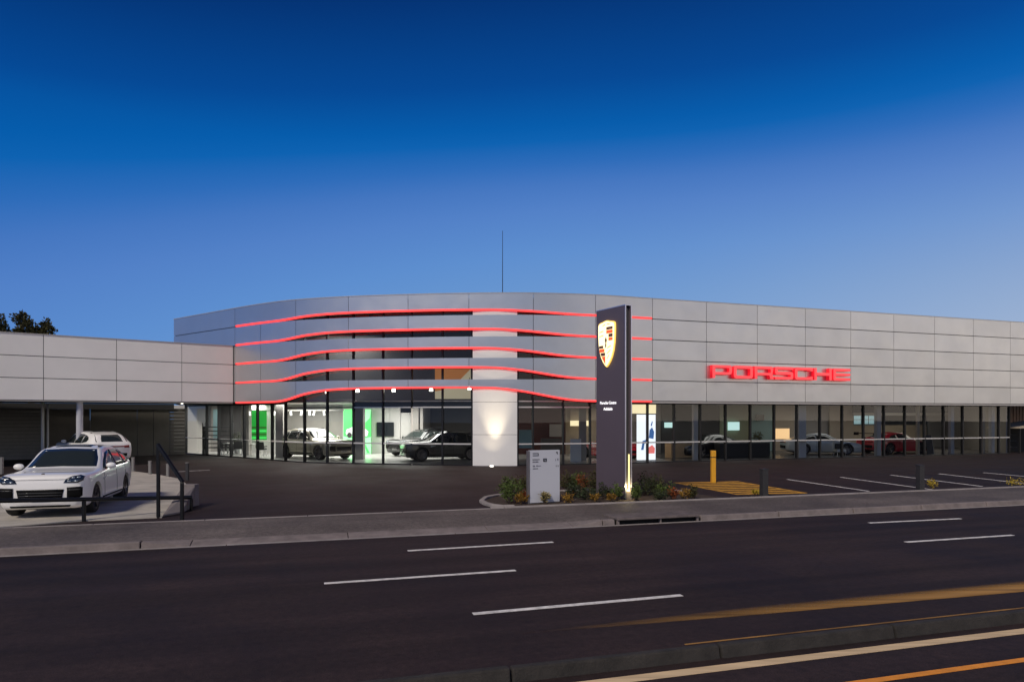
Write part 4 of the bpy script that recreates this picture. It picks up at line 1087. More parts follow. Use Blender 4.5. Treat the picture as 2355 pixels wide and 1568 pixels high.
def leafmat(name, c, v=.35):
    return mat(name, c, .65, island=v, spec=.3)
LM = {'green': leafmat('leaf_green', (.075, .11, .022)), 'dark': leafmat('leaf_dark', (.030, .042, .016)), 'rust': leafmat('leaf_rust', (.22, .055, .015)),
      'gold': leafmat('leaf_gold', (.26, .14, .02)), 'olive': leafmat('leaf_olive', (.060, .058, .016)), 'yellow': leafmat('leaf_yellow', (.42, .30, .03)), 'pale': leafmat('leaf_pale', (.30, .24, .10)), 'tree': leafmat('leaf_tree', (.065, .060, .022), .6)}
M['twig'] = mat('twig', (.06, .04, .025), .9)
def shrub_mesh(h, w, n, upright, leaf, seed, base=0.0):
    rnd = random.Random(seed); fol = MB(); st = MB()
    stems = []
    for i in range(max(4, int(n / 22))):
        a = rnd.uniform(0, 2 * PI); r = w / 2 * math.sqrt(rnd.random())
        hh = h * (1 - .45 * (r / (w / 2)) ** 2) * rnd.uniform(.65, 1.05)
        b = Vector((math.cos(a) * r * (.35 if upright else .2), math.sin(a) * r * (.35 if upright else .2), 0)); t = Vector((math.cos(a) * r, math.sin(a) * r, hh))
        stems.append((b, t)); st.tube(b, t, .008, .003, 4, False)
    for i in range(n):
        b, t = stems[rnd.randrange(len(stems))]
        f = rnd.uniform(.18, 1.0) ** .7
        p = b.lerp(t, f) + Vector((rnd.gauss(0, 1), rnd.gauss(0, 1), rnd.gauss(0, 1))) * w * .075
        if p.z < .02: p.z = .02
        d = Vector((rnd.gauss(0, .8), rnd.gauss(0, .8), rnd.uniform(.1, 1.2) if upright else rnd.uniform(-.3, .9))).normalized()
        s = d.cross(Vector((rnd.gauss(0, 1), rnd.gauss(0, 1), rnd.gauss(0, 1)))).normalized()
        L, Wd = leaf * rnd.uniform(.7, 1.4), leaf * rnd.uniform(.28, .5)
        nrm = d.cross(s) * Wd * .25
        fol.quad(p, p + d * L * .5 + s * Wd / 2 + nrm, p + d * L, p + d * L * .5 - s * Wd / 2 + nrm)
    return fol.mesh('foliage', False), st.mesh('stems', False)
SH = [(1178, 1157, .95, .75, 'green', 'leafy green shrub at the left tip of the planter'), (1168, 1138, .75, .6, 'green', 'green shrub at the rear of the planter tip, behind the leftmost one'), (1196, 1130, .72, .6, 'olive', 'olive shrub left of the white direction sign'),
      (1199, 1160, .40, .4, 'gold', 'small golden plant at the left foot of the direction sign'), (1205, 1148, .35, .4, 'rust', 'low rusty plant hard against the left of the direction sign'),
      (1253, 1160, .42, .32, 'pale', 'small dry yellow plant in front of the direction sign'), (1302, 1128, .85, .55, 'olive', 'olive shrub just right of the direction sign'), (1328, 1126, .85, .7, 'green', 'green shrub in the middle of the planter behind the red one'),
      (1340, 1130, .75, .45, 'rust', 'rusty red upright shrub in the middle of the planter'), (1362, 1132, .95, .75, 'olive', 'tall olive shrub left of the pylon sign'), (1320, 1140, .5, .8, 'dark', 'dark low shrub in front of the red shrub'),
      (1352, 1148, .40, .8, 'dark', 'dark spreading plant in front of the pylon, left side'), (1313, 1158, .35, .45, 'gold', 'round golden plant at the planter front by the direction sign'), (1368, 1154, .40, .25, 'gold', 'narrow golden grass in front of the pylon'),
      (1392, 1148, .62, .5, 'dark', 'dark shrub at the pylon foot'), (1417, 1150, .62, .35, 'green', 'bright green shrub at the near corner of the pylon'), (1406, 1156, .32, .25, 'gold', 'tiny golden tuft before the pylon corner'),
      (1462, 1152, .65, .4, 'green', 'upright green shrub just right of the pylon light'), (1482, 1138, .80, .9, 'dark', 'large dark shrub right of the pylon'), (1508, 1134, .72, .8, 'olive', 'olive shrub second right of the pylon'),
      (1532, 1140, .55, .6, 'green', 'low green shrub near the right of the planter'), (1545, 1148, .45, .4, 'rust', 'rusty plant in the right part of the planter'), (1575, 1146, .40, .45, 'gold', 'golden plant in the right part of the planter'),
      (1596, 1146, .52, .32, 'olive', 'rightmost upright olive shrub of the planter'), (1520, 1150, .35, .6, 'dark', 'low dark plant at the front kerb right of the pylon')]
for i, (x, y, h, w, c, lab) in enumerate(SH):
    p = G(x, min(y, 1160 - (x - 1150) * .028), .14)
    h *= .84
    f, s = shrub_mesh(h, w, int(430 * (h * w / .45) ** .5), c in ('gold', 'green', 'rust'), .085 if c != 'gold' else .075, 100 + i)
    o = thing('shrub', lab, 'shrub', p, random.uniform(0, 6), group='shrubs in the planter bed')
    link('foliage', f, LM[c], o, world=False); link('stems', s, M['twig'], o, world=False)
for i, (x, y, h, w, lab) in enumerate(((2146, 1124, .42, .38, 'small yellow plant at the foot of the right dark bollard'), (2345, 1116, .2, .9, 'low yellow ground plant at the right edge of the footpath'), (1740, 1138, .2, .3, 'tiny yellow weed at the left foot of the left dark bollard'))):
    p = G(x, y, .12)
    f, s = shrub_mesh(h, w, 160, True, .07, 300 + i)
    o = thing('small_plant', lab, 'plant', p)
    link('foliage', f, LM['yellow'], o, world=False); link('stems', s, M['twig'], o, world=False)

# ------------------------------------------------------------------ bollards
p = G(1639.5, 1110, .07); zt = zat(1035.5, p.y)
yb = thing('bollard', 'tall yellow square bollard at the back of the hatched zone', 'bollard', p)
obj('post', MB().box(p.x - .085, p.x + .085, p.y - .085, p.y + .085, .04, zt - .28), M['yellowpost'], yb, bevel=.012)
obj('band', MB().box(p.x - .08, p.x + .08, p.y - .08, p.y + .08, zt - .278, zt - .252), M['darkpost'], yb)
obj('cap', MB().box(p.x - .09, p.x + .09, p.y - .09, p.y + .09, zt - .25, zt), M['yellowpost'], yb, bevel=.018)
for x, yb_, yt, lab in ((1756, 1142, 1077, 'dark grey bollard standing before the yellow hatching'), (2115, 1127, 1068, 'dark grey bollard among the white parking bay lines')):
    p = G(x, yb_, .12); zt = zat(yt, p.y)
    o = thing('bollard', lab, 'bollard', p, ROT, group='dark bollards along the footpath')
    h = zt - .12
    obj('post', MB().box(-.10, .10, -.09, .09, -.06, h - .03), M['darkpost'], o, world=False, bevel=.008)
    obj('cap', MB().box(-.115, .105, -.095, .095, h - .028, h), M['darkpost'], o, world=False, bevel=.006)

# ------------------------------------------------------------------ trees behind the wing
M['bark'] = mat('bark', (.05, .04, .03), .95, var=.2, bump=.4)
def tree(x, Y, ytop, wpx, lab, seed, tips):
    rnd = random.Random(seed)
    X = (x - CX) / FPX * Y; H = zat(ytop, Y) - .05
    t = thing('tree', lab, 'tree', (X, Y, .0), group='trees behind the carport wing')
    tr = MB(); fol = MB()
    k = Y / FPX
    tr.tube((0, 0, 0), (0, 0, H * .45), .3, .2, 9)
    for dx, yy, spread in tips:
        tip = Vector((dx * k, rnd.uniform(-1, 1), zat(yy, Y)))
        root = Vector((0, 0, H * rnd.uniform(.35, .45)))
        mid = root.lerp(tip, .55) + Vector((rnd.gauss(0, .2), rnd.gauss(0, .2), -.2))
        tr.tube(root, mid, .13, .07, 6, False); tr.tube(mid, tip - Vector((0, 0, .15)), .07, .02, 5, False)
        for j in range(13):
            f = rnd.uniform(0, 1) ** .7
            c = mid.lerp(tip, f) + Vector((rnd.gauss(0, spread * (1.15 - f * .75)), rnd.gauss(0, spread), rnd.gauss(-.18, .28) * (1.08 - f)))
            rad = rnd.uniform(.16, .30)
            tr.tube(mid.lerp(tip, f * .9), c, .02, .008, 4, False)
            for q in range(46):
                v = Vector((rnd.gauss(0, 1), rnd.gauss(0, 1), rnd.gauss(0, 1))).normalized() * rad * rnd.random() ** .4
                p = c + v
                d = (v.normalized() + Vector((0, 0, .5))).normalized(); s = d.cross(Vector((rnd.gauss(0, 1), rnd.gauss(0, 1), rnd.gauss(0, 1)))).normalized()
                L, W2 = rnd.uniform(.14, .26), rnd.uniform(.05, .09)
                fol.quad(p, p + d * L * .5 + s * W2, p + d * L, p + d * L * .5 - s * W2)
    for j in range(60):      # lower, hidden body of the crown
        c = Vector((rnd.gauss(0, wpx * k * .28), rnd.gauss(0, 1.3), H * rnd.uniform(.45, .74)))
        for q in range(26):
            p = c + Vector((rnd.gauss(0, .3), rnd.gauss(0, .3), rnd.gauss(0, .3)))
            d = Vector((rnd.gauss(0, 1), rnd.gauss(0, 1), rnd.gauss(.4, 1))).normalized(); s = d.cross(Vector((rnd.gauss(0, 1), rnd.gauss(0, 1), rnd.gauss(0, 1)))).normalized()
            fol.quad(p, p + d * .08 + s * .05, p + d * .16, p + d * .08 - s * .05)
    obj('trunk', tr, M['bark'], t, world=False, fix=False)
    obj('crown', fol, LM['tree'], t, world=False, fix=False)
tree(72, 58, 710, 90, 'dark bushy tree rising above the wing roof near the left edge', 5, [(-25, 706, .2), (-34, 728, .2), (0, 738, .26), (20, 742, .26), (36, 738, .18), (-12, 744, .45), (8, 752, .5), (30, 756, .45), (-22, 752, .4)])
tree(-2, 60, 722, 60, 'dark tree cut off by the left edge above the wing roof', 9, [(2, 726, .28), (8, 740, .3), (16, 752, .32), (-8, 738, .4), (24, 764, .3), (2, 758, .4)])

# ------------------------------------------------------------------ cars
def pchip(xs, ys, x):
    if x <= xs[0]: return ys[0]
    if x >= xs[-1]: return ys[-1]
    i = bisect.bisect_right(xs, x) - 1
    def dl(j): return (ys[j + 1] - ys[j]) / (xs[j + 1] - xs[j])
    def slope(j):
        if j == 0: return dl(0)
        if j == len(xs) - 1: return dl(j - 1)
        a, b = dl(j - 1), dl(j)
        return 0 if a * b <= 0 else 2 * a * b / (a + b)
    h = xs[i + 1] - xs[i]; t = (x - xs[i]) / h; m1, m2 = slope(i), slope(i + 1)
    return (2 * t ** 3 - 3 * t * t + 1) * ys[i] + (t ** 3 - 2 * t * t + t) * h * m1 + (-2 * t ** 3 + 3 * t * t) * ys[i + 1] + (t ** 3 - t * t) * h * m2
# x, zb, wb, ws, zs, wm, zm, wsh, zsh, w5, z5, w6, z6, zt
SUV = [(0.00, .36, .40, .56, .42, .66, .56, .62, .77, .52, .84, .26, .86, .865), (.05, .26, .62, .78, .36, .85, .60, .83, .91, .72, .985, .36, 1.005, 1.01), (.18, .22, .74, .88, .34, .915, .60, .90, .955, .80, 1.035, .40, 1.055, 1.06),
       (.42, .22, .80, .95, .34, .970, .63, .945, .975, .82, 1.06, .43, 1.08, 1.085), (.92, .22, .82, .975, .34, .985, .66, .965, .985, .83, 1.07, .44, 1.085, 1.09), (1.42, .22, .82, .975, .34, .985, .68, .960, 1.01, .82, 1.105, .46, 1.125, 1.13),
       (1.75, .22, .82, .975, .34, .985, .68, .955, 1.02, .80, 1.235, .51, 1.285, 1.30), (2.30, .22, .82, .975, .34, .985, .68, .952, 1.035, .735, 1.525, .55, 1.60, 1.625), (2.8, .22, .82, .975, .34, .985, .68, .953, 1.05, .71, 1.57, .53, 1.65, 1.672),
       (3.4, .22, .82, .975, .34, .985, .68, .958, 1.07, .70, 1.56, .52, 1.638, 1.658), (4.0, .24, .82, .975, .35, .990, .70, .965, 1.10, .68, 1.50, .50, 1.575, 1.595), (4.4, .26, .80, .95, .38, .965, .72, .935, 1.11, .66, 1.42, .48, 1.495, 1.515),
       (4.72, .30, .74, .88, .42, .91, .74, .87, 1.09, .66, 1.20, .48, 1.245, 1.26), (4.86, .35, .64, .80, .46, .85, .74, .81, 1.03, .66, 1.09, .44, 1.105, 1.11), (4.92, .42, .52, .68, .50, .73, .74, .69, .95, .55, 1.01, .3, 1.02, 1.02)]
SPORT = [(0.00, .22, .36, .46, .26, .54, .36, .50, .46, .42, .50, .22, .515, .52), (.06, .16, .60, .72, .24, .78, .40, .72, .55, .60, .59, .3, .60, .60), (.25, .14, .72, .84, .24, .87, .46, .82, .66, .66, .67, .36, .655, .65),
         (.75, .14, .78, .905, .26, .92, .52, .87, .76, .66, .755, .38, .715, .70), (1.25, .14, .80, .91, .26, .925, .54, .885, .795, .72, .835, .40, .815, .81), (1.55, .14, .80, .91, .26, .92, .56, .885, .81, .72, .93, .46, .965, .975),
         (2.1, .14, .80, .91, .26, .92, .56, .885, .83, .62, 1.19, .46, 1.255, 1.275), (2.5, .14, .80, .91, .26, .925, .56, .89, .84, .60, 1.22, .44, 1.285, 1.305), (3.0, .14, .80, .92, .27, .94, .58, .91, .86, .58, 1.17, .43, 1.225, 1.24),
         (3.5, .16, .80, .935, .28, .965, .60, .93, .87, .58, 1.03, .42, 1.065, 1.08), (3.95, .18, .78, .92, .30, .95, .62, .90, .86, .6, .92, .42, .935, .945), (4.3, .24, .68, .80, .36, .84, .62, .80, .80, .6, .84, .4, .85, .855), (4.45, .32, .5, .62, .40, .68, .60, .62, .74, .5, .77, .3, .78, .78)]
CARMAT = {}
def carmats():
    CARMAT['tyre'] = mat('tyre_rubber', (.012, .012, .012), .85)
    CARMAT['rim'] = mat('rim_dark_alloy', (.16, .15, .155), .3, .8)
    CARMAT['glass'] = mat('car_glass', (.022, .028, .027), .06, spec=.7)
    CARMAT['lamp'] = mat('headlamp_glass', (.02, .028, .04), .1, spec=.8)
    CARMAT['drl'] = mat('headlamp_inner', (.55, .6, .65), .2, .5)
    CARMAT['trim'] = mat('car_black_trim', (.004, .004, .004), .6, spec=.12)
    CARMAT['gloss'] = mat('intake_bar', (.10, .10, .10), .25, .3)
    CARMAT['tail'] = mat('tail_lamp', (.22, .012, .01), .2)
    CARMAT['plate'] = mat('number_plate', (.7, .7, .66), .5)
    CARMAT['seat'] = mat('dash_trim', (.05, .05, .052), .8)
    CARMAT['under'] = mat('underbody', (.008, .008, .008), .9)
carmats()
def make_wheel(parent, x, y, r, w, side, spokes=5):
    ty = MB().lathe([(r * .72, -w / 2), (r * .93, -w / 2), (r * .985, -w * .42), (r, -w * .3), (r, w * .3), (r * .985, w * .42), (r * .93, w / 2), (r * .72, w / 2)], 28, 'Y')
    wh = bpy.data.objects.new('wheel', ty.mesh('wheel')); wh.data.materials.append(CARMAT['tyre']); col.objects.link(wh); wh.parent = parent; wh.location = (x, y, r)
    for p in wh.data.polygons: p.use_smooth = True
    rm = MB(); s = side
    rm.lathe([(r * .74, -s * w * .1), (r * .74, s * w * .47), (r * .69, s * w * .46), (r * .66, s * w * .30), (r * .66, -s * w * .1), (0.001, -s * w * .12)], 24, 'Y')
    for i in range(spokes):
        for dd in (-.13, .13):
            t = 2 * PI * i / spokes + PI / 2; t2 = t + dd
            a = Vector((math.cos(t) * r * .1, s * w * .34, math.sin(t) * r * .1)); b = Vector((math.cos(t2) * r * .69, s * w * .42, math.sin(t2) * r * .69))
            rm.beam(a, b, r * .085, w * .09)
    rm.lathe([(0.001, s * w * .41), (r * .13, s * w * .40), (r * .17, s * w * .30), (r * .17, 0)], 14, 'Y')
    link('rim', rm.mesh('rim'), CARMAT['rim'], wh, world=False)
def car_body(T, wheels, wr, nx=76, ns=5):
    L = T[-1][0]; xs = [t[0] for t in T]
    stations = sorted(set([L * (.5 - .5 * math.cos(PI * i / nx)) for i in range(nx + 1)] + xs))
    def sec(x):
        c = [pchip(xs, [t[j] for t in T], x) for j in range(1, 14)]
        zb, wb, ws, zs, wm, zm, wsh, zsh, w5, z5, w6, z6, zt = c
        return [(0, zb), (wb, zb), (ws, zs), (wm, zm), (wsh, zsh), (w5, z5), (w6, z6), (0, zt)]
    bm = bmesh.new(); rows = []
    for x in stations:
        hp = sec(x)
        full = hp + [(-y, z) for y, z in reversed(hp[1:-1])]
        k = len(full); ring = []
        for i in range(k):
            p0, p1, p2, p3 = full[(i - 1) % k], full[i], full[(i + 1) % k], full[(i + 2) % k]
            for q in range(ns):
                t = q / ns; tn = .62
                m1 = ((p2[0] - p0[0]) * .5 * tn, (p2[1] - p0[1]) * .5 * tn); m2 = ((p3[0] - p1[0]) * .5 * tn, (p3[1] - p1[1]) * .5 * tn)
                h = (2 * t ** 3 - 3 * t * t + 1, t ** 3 - 2 * t * t + t, -2 * t ** 3 + 3 * t * t, t ** 3 - t * t)
                ring.append(bm.verts.new((x, h[0] * p1[0] + h[1] * m1[0] + h[2] * p2[0] + h[3] * m2[0], h[0] * p1[1] + h[1] * m1[1] + h[2] * p2[1] + h[3] * m2[1])))
        rows.append(ring)
    for a, b in zip(rows[:-1], rows[1:]):
        n = len(a)
        for i in range(n): bm.faces.new((a[i], a[(i + 1) % n], b[(i + 1) % n], b[i]))
    for ring in (rows[0], rows[-1]):
        c = bm.verts.new(sum((v.co for v in ring), Vector()) / len(ring)); n = len(ring)
        for i in range(n): bm.faces.new((c, ring[i], ring[(i + 1) % n]))
    bmesh.ops.recalc_face_normals(bm, faces=bm.faces)
    me = bpy.data.meshes.new('body'); bm.to_mesh(me)
    bvh = BVHTree.FromBMesh(bm); bm.free()
    return me, bvh
def carve(me, wheels, wr, width):
    o = bpy.data.objects.new('tmp', me); col.objects.link(o); cut = []
    for wx in wheels:
        for s in (-1, 1):
            mb = MB().tube((wx, s * .60, wr * 1.0), (wx, s * 1.3, wr * 1.0), wr * 1.13, k=40)
            c = bpy.data.objects.new('tmpc', mb.mesh('c')); col.objects.link(c); cut.append(c)
            b = o.modifiers.new('b', 'BOOLEAN'); b.object = c; b.operation = 'DIFFERENCE'; b.solver = 'EXACT'
    dg = bpy.context.evaluated_depsgraph_get(); dg.update()
    out = bpy.data.meshes.new_from_object(o.evaluated_get(dg))
    for c in cut: bpy.data.objects.remove(c)
    bpy.data.objects.remove(o)
    return out
def make_car(name, lab, loc, heading, kind, paint, scale=1.0, front=True, rear=True, group=None, wing_=False, roof_rails=False, stripes=None):
    """car with its nose towards heading (plan vector)"""
    T = SUV if kind == 'suv' else SPORT
    L = T[-1][0]
    wheels, wr, ww = ((.93, 3.83), .378, .275) if kind == 'suv' else ((.98, 3.45), .335, .27)
    me, bvh = car_body(T, wheels, wr)
    me = carve(me, wheels, wr, .98)
    e = thing(name, lab, 'car', loc, 0, group)
    h = Vector(heading).normalized()
    # local +x runs from nose to tail: turn so that -x points along the heading
    e.rotation_euler = (0, 0, math.atan2(-h.y, -h.x)); e.scale = (scale,) * 3
    me.transform(Matrix.Translation((-L / 2, 0, 0)))
    body = link('body', me, paint, e, world=False)
    for p in me.polygons: p.use_smooth = True
    me.set_sharp_from_angle(angle=R(38))
    dx = -L / 2
    def decal(name, poly, axis, m, off=.006, parent=e, sgn=1, cuts=3):
        """flat outline laid on the body; axis 'x+': seen from the nose (y,z); 'x-': from the tail; 'y': from the side (x,z); 'z': from above (x,y)"""
        bm = bmesh.new()
        vs = [bm.verts.new((p[0], p[1], 0)) for p in poly]
        f = bm.faces.new(vs); bmesh.ops.triangulate(bm, faces=[f])
        bmesh.ops.subdivide_edges(bm, edges=bm.edges, cuts=cuts, use_grid_fill=True)
        bmesh.ops.triangulate(bm, faces=bm.faces)
        for v in bm.verts:
            a, b = v.co.x, v.co.y
            if axis == 'x+': o, d = Vector((-2, a, b)), Vector((1, 0, 0))
            elif axis == 'x-': o, d = Vector((L + 2, a, b)), Vector((-1, 0, 0))
            elif axis == 'y': o, d = Vector((a, sgn * 3, b)), Vector((0, -sgn, 0))
            else: o, d = Vector((a, b, 4)), Vector((0, 0, -1))
            hit = bvh.ray_cast(o, d)
            if hit[0] is None:
                nr = bvh.find_nearest(Vector((L * .5, 0, .7)) if axis == 'q' else o + d * 2); hit = nr
            v.co = hit[0] - d * off + Vector((dx, 0, 0))
        bmesh.ops.recalc_face_normals(bm, faces=bm.faces)
        # give the piece thickness by a short skirt
        me2 = bpy.data.meshes.new(name); bm.to_mesh(me2); bm.free()
        o2 = link(name, me2, m, parent, world=False, smooth=True)
        sd = o2.modifiers.new('solid', 'SOLIDIFY'); sd.thickness = .008; sd.offset = 0
        return o2
    def both(name, poly, axis, m, **k):
        if axis == 'y':
            return [decal(name, poly, 'y', m, sgn=s, **k) for s in (-1, 1)]
        return [decal(name, [(s * a, b) for a, b in poly], axis, m, **k) for s in (-1, 1)]
    for wx in wheels:
        for s in (-1, 1): make_wheel(e, wx + dx, s * (.985 - ww / 2 - .03 if kind == 'suv' else .93 - ww / 2), wr, ww, s)
    ub = MB().box(.35 + dx, L - .4 + dx, -.60, .60, .19 if kind == 'suv' else .13, .9 if kind == 'suv' else .6); obj('underbody', ub, CARMAT['under'], e, world=False)
    if kind == 'suv':
        decal('windscreen', [(-.79, 1.145), (0, 1.165), (.79, 1.145), (.73, 1.36), (.625, 1.575), (0, 1.60), (-.625, 1.575), (-.73, 1.36)], 'x+', CARMAT['glass'], cuts=5)
        w1 = [(1.66, 1.085), (2.0, 1.29), (2.36, 1.475), (2.74, 1.535), (2.74, 1.085)]
        w2 = [(2.80, 1.085), (2.80, 1.538), (3.4, 1.53), (3.62, 1.50), (3.62, 1.10)]
        w3 = [(3.67, 1.10), (3.67, 1.495), (4.05, 1.40), (4.26, 1.27), (4.22, 1.16)]
        for wp in (w1, w2, w3): both('side_window', wp, 'y', CARMAT['glass'])
        decal('rear_window', [(-.70, 1.165), (.70, 1.165), (.69, 1.25), (.61, 1.49), (-.61, 1.49), (-.69, 1.25)], 'x-', CARMAT['glass'], cuts=4)
        if front:
            hl = both('headlight', [(.49, .855), (.80, .85), (.885, .90), (.90, .995), (.82, 1.032), (.66, 1.01), (.54, .945)], 'x+', CARMAT['lamp'], off=.012)
            for s, o_ in zip((-1, 1), hl):
                for (a, b) in ((.61, .89), (.75, .89), (.69, .975), (.80, .985)):
                    decal('lamp_unit', [(s * (a - .035), b - .013), (s * (a + .035), b - .013), (s * (a + .035), b + .013), (s * (a - .035), b + .013)], 'x+', CARMAT['drl'], off=.020, parent=o_, cuts=1)
            g = decal('grille', [(-.46, .50), (.46, .50), (.50, .70), (-.50, .70)], 'x+', CARMAT['trim'], off=.008)
            for z in (.555, .62): decal('grille_bar', [(-.47, z - .008), (.47, z - .008), (.47, z + .008), (-.47, z + .008)], 'x+', CARMAT['gloss'], off=.018, parent=g)
            ins = both('air_intake', [(.565, .475), (.82, .485), (.875, .53), (.88, .73), (.85, .755), (.565, .745)], 'x+', CARMAT['trim'], off=.010)
            for s, o_ in zip((-1, 1), ins): decal('intake_bar', [(s * .58, .675), (s * .84, .68), (s * .84, .695), (s * .58, .69)], 'x+', CARMAT['gloss'], off=.022, parent=o_)
            pl2 = decal('number_plate', [(-.20, .42), (.20, .42), (.20, .492), (-.20, .492)], 'x+', CARMAT['plate'], off=.024)
            for k in range(6):
                a = -.165 + .066 * k
                decal('plate_character', [(a - .022, .432), (a + .022, .432), (a + .022, .48), (a - .022, .48)], 'x+', CARMAT['trim'], off=.032, parent=pl2, cuts=1)
            decal('splitter', [(-.62, .27), (.62, .27), (.64, .315), (-.64, .315)], 'x+', CARMAT['trim'], off=.012)
            decal('badge', [(-.035, .885), (.0, .86), (.035, .885), (.03, .925), (-.03, .925)], 'z', CARMAT['lamp']) if False else None
            bd = [(.165, -.035), (.235, -.025), (.235, .025), (.165, .035)]; decal('hood_badge', bd, 'z', CARMAT['trim'], off=.006, cuts=1)
            decal('hood_seam', [(-.62, .93), (.62, .93), (.62, .937), (-.62, .937)], 'x+', CARMAT['trim'], off=.003, cuts=5)
        decal('tail_light', [(-.72, .90), (.72, .90), (.72, .96), (-.72, .96)], 'x-', CARMAT['tail'], off=.01, cuts=4)
        for s in (-1, 1): decal('tail_lamp', [(s * .50, .86), (s * .74, .86), (s * .74, .99), (s * .50, .97)], 'x-', CARMAT['tail'], off=.016)
        decal('rear_trim', [(-.62, .46), (.62, .46), (.64, .60), (-.64, .60)], 'x-', CARMAT['trim'], off=.01)
        decal('number_plate', [(-.22, .72), (.22, .72), (.22, .82), (-.22, .82)], 'x-', CARMAT['plate'], off=.014)
        for xs_ in (1.56, 2.77, 3.66): both('door_seam', [(xs_, .40), (xs_ + .008, .40), (xs_ + .008, 1.06), (xs_, 1.06)], 'y', CARMAT['trim'], off=.003, cuts=5)
        both('sill_trim', [(1.42, .33), (3.34, .33), (3.34, .37), (1.42, .37)], 'y', CARMAT['trim'], off=.004)
        for hx in (2.5, 3.42): both('door_handle', [(hx, .92), (hx + .19, .925), (hx + .19, .95), (hx, .945)], 'y', paint, off=.028)
        for wx in wheels:   # black arch liners showing round the tyre
            pass
        both('fender_vent', [(1.44, .80), (1.72, .87), (1.72, .90), (1.44, .86)], 'y', CARMAT['drl'], off=.012)
        for s in (-1, 1):
            mi = MB(); 
            mi.v = []; bmm = bmesh.new(); bmesh.ops.create_uvsphere(bmm, u_segments=14, v_segments=9, radius=1)
            bmesh.ops.transform(bmm, matrix=Matrix.Translation((1.80 + dx, s * 1.075, 1.15)) @ Matrix.Diagonal((.085, .125, .082, 1)), verts=bmm.verts)
            mm = bpy.data.meshes.new('mirror'); bmm.to_mesh(mm); bmm.free()
            mo = link('mirror', mm, paint, e, world=False, smooth=True)
            obj('mirror_foot', MB().beam((1.80 + dx, s * .90, 1.06), (1.80 + dx, s * 1.03, 1.11), .06, .04), CARMAT['trim'], mo, world=False)
            obj('roof_rail', MB().beam((2.45 + dx, s * .60, 1.645), (3.95 + dx, s * .575, 1.575), .035, .03), CARMAT['trim'], e, world=False)
        decal('sunroof', [(2.42, -.42), (3.7, -.42), (3.7, .42), (2.42, .42)], 'z', CARMAT['glass'], cuts=4)
        if front: 
            pass
    else:
        decal('windscreen', [(-.66, .86), (0, .875), (.66, .86), (.62, 1.03), (.50, 1.22), (0, 1.245), (-.50, 1.22), (-.62, 1.03)], 'x+', CARMAT['glass'], cuts=5)
        for wp in ([(1.62, .875), (1.85, 1.01), (2.12, 1.16), (2.5, 1.20), (2.72, 1.185), (2.72, .88)], [(2.78, .885), (2.78, 1.18), (3.1, 1.10), (3.38, .98), (3.30, .91)]): both('side_window', wp, 'y', CARMAT['glass'])
        decal('rear_window', [(-.48, .98), (.48, .98), (.42, 1.19), (-.42, 1.19)], 'x-', CARMAT['glass'], cuts=4)
        both('headlight', [(.56, .555), (.70, .545), (.78, .60), (.76, .68), (.66, .685), (.57, .63)], 'x+', CARMAT['drl'], off=.012)
        decal('grille', [(-.56, .25), (.56, .25), (.60, .38), (-.60, .38)], 'x+', CARMAT['trim'], off=.01)
        decal('tail_light', [(-.60, .70), (.60, .70), (.60, .76), (-.60, .76)], 'x-', CARMAT['tail'], off=.01)
        decal('rear_trim', [(-.56, .36), (.56, .36), (.58, .54), (-.58, .54)], 'x-', CARMAT['trim'], off=.01)
        for xs_ in (1.48, 2.75): both('door_seam', [(xs_, .32), (xs_ + .008, .32), (xs_ + .008, .85), (xs_, .85)], 'y', CARMAT['trim'], off=.003, cuts=5)
        both('door_handle', [(2.45, .72), (2.62, .725), (2.62, .745), (2.45, .74)], 'y', CARMAT['drl'], off=.02)
        for s in (-1, 1):
            bmm = bmesh.new(); bmesh.ops.create_uvsphere(bmm, u_segments=12, v_segments=8, radius=1)
            bmesh.ops.transform(bmm, matrix=Matrix.Translation((1.72 + dx, s * .98, .93)) @ Matrix.Diagonal((.07, .10, .065, 1)), verts=bmm.verts)
            mm = bpy.data.meshes.new('mirror'); bmm.to_mesh(mm); bmm.free(); link('mirror', mm, paint, e, world=False, smooth=True)
        if wing_:
            wg = MB().hexa([(4.12 + dx, -.86, 1.20), (4.42 + dx, -.86, 1.23), (4.42 + dx, .86, 1.23), (4.12 + dx, .86, 1.20), (4.12 + dx, -.86, 1.23), (4.42 + dx, -.86, 1.26), (4.42 + dx, .86, 1.26), (4.12 + dx, .86, 1.23)])
            wo = obj('rear_wing', wg, CARMAT['trim'], e, world=False)
            for s in (-1, 1):
                obj('wing_stay', MB().beam((3.95 + dx, s * .45, .90), (4.25 + dx, s * .45, 1.21), .03, .06), CARMAT['trim'], wo, world=False)
                obj('wing_plate', MB().box(4.08 + dx, 4.46 + dx, s * .865 - .008, s * .865 + .008, 1.12, 1.30), CARMAT['trim'], wo, world=False)
    return e
def paintmat(name, c, metal=0.0, rough=.28):
    return mat(name, c, rough, metal, coat=.8)
CWHITE = paintmat('paint_white', (.92, .90, .86)); CSILV = paintmat('paint_gold_silver', (.34, .31, .24), .6, .3); CDARK = paintmat('paint_graphite', (.035, .035, .034), .3); CRED = paintmat('paint_red', (.50, .008, .025)); CGREY = paintmat('paint_pale_grey', (.55, .57, .58)); CBLK = paintmat('paint_black', (.008, .008, .009))
hd = Vector((.285, -.96)).normalized()
fa = Vector((-11.89, 17.72))      # front axle centre
ctr = fa + (-hd) * (4.92 / 2 - .93) * 1.02
make_car('suv', 'white SUV parked nose to the road on the concrete pad at the left', (ctr.x, ctr.y, .128), hd, 'suv', CWHITE, 1.02)
hd2 = Vector((-.78, .62)).normalized()
tl = Vector((-20.8, 35.6))
ctr = tl + hd2 * 2.46 * 1.08
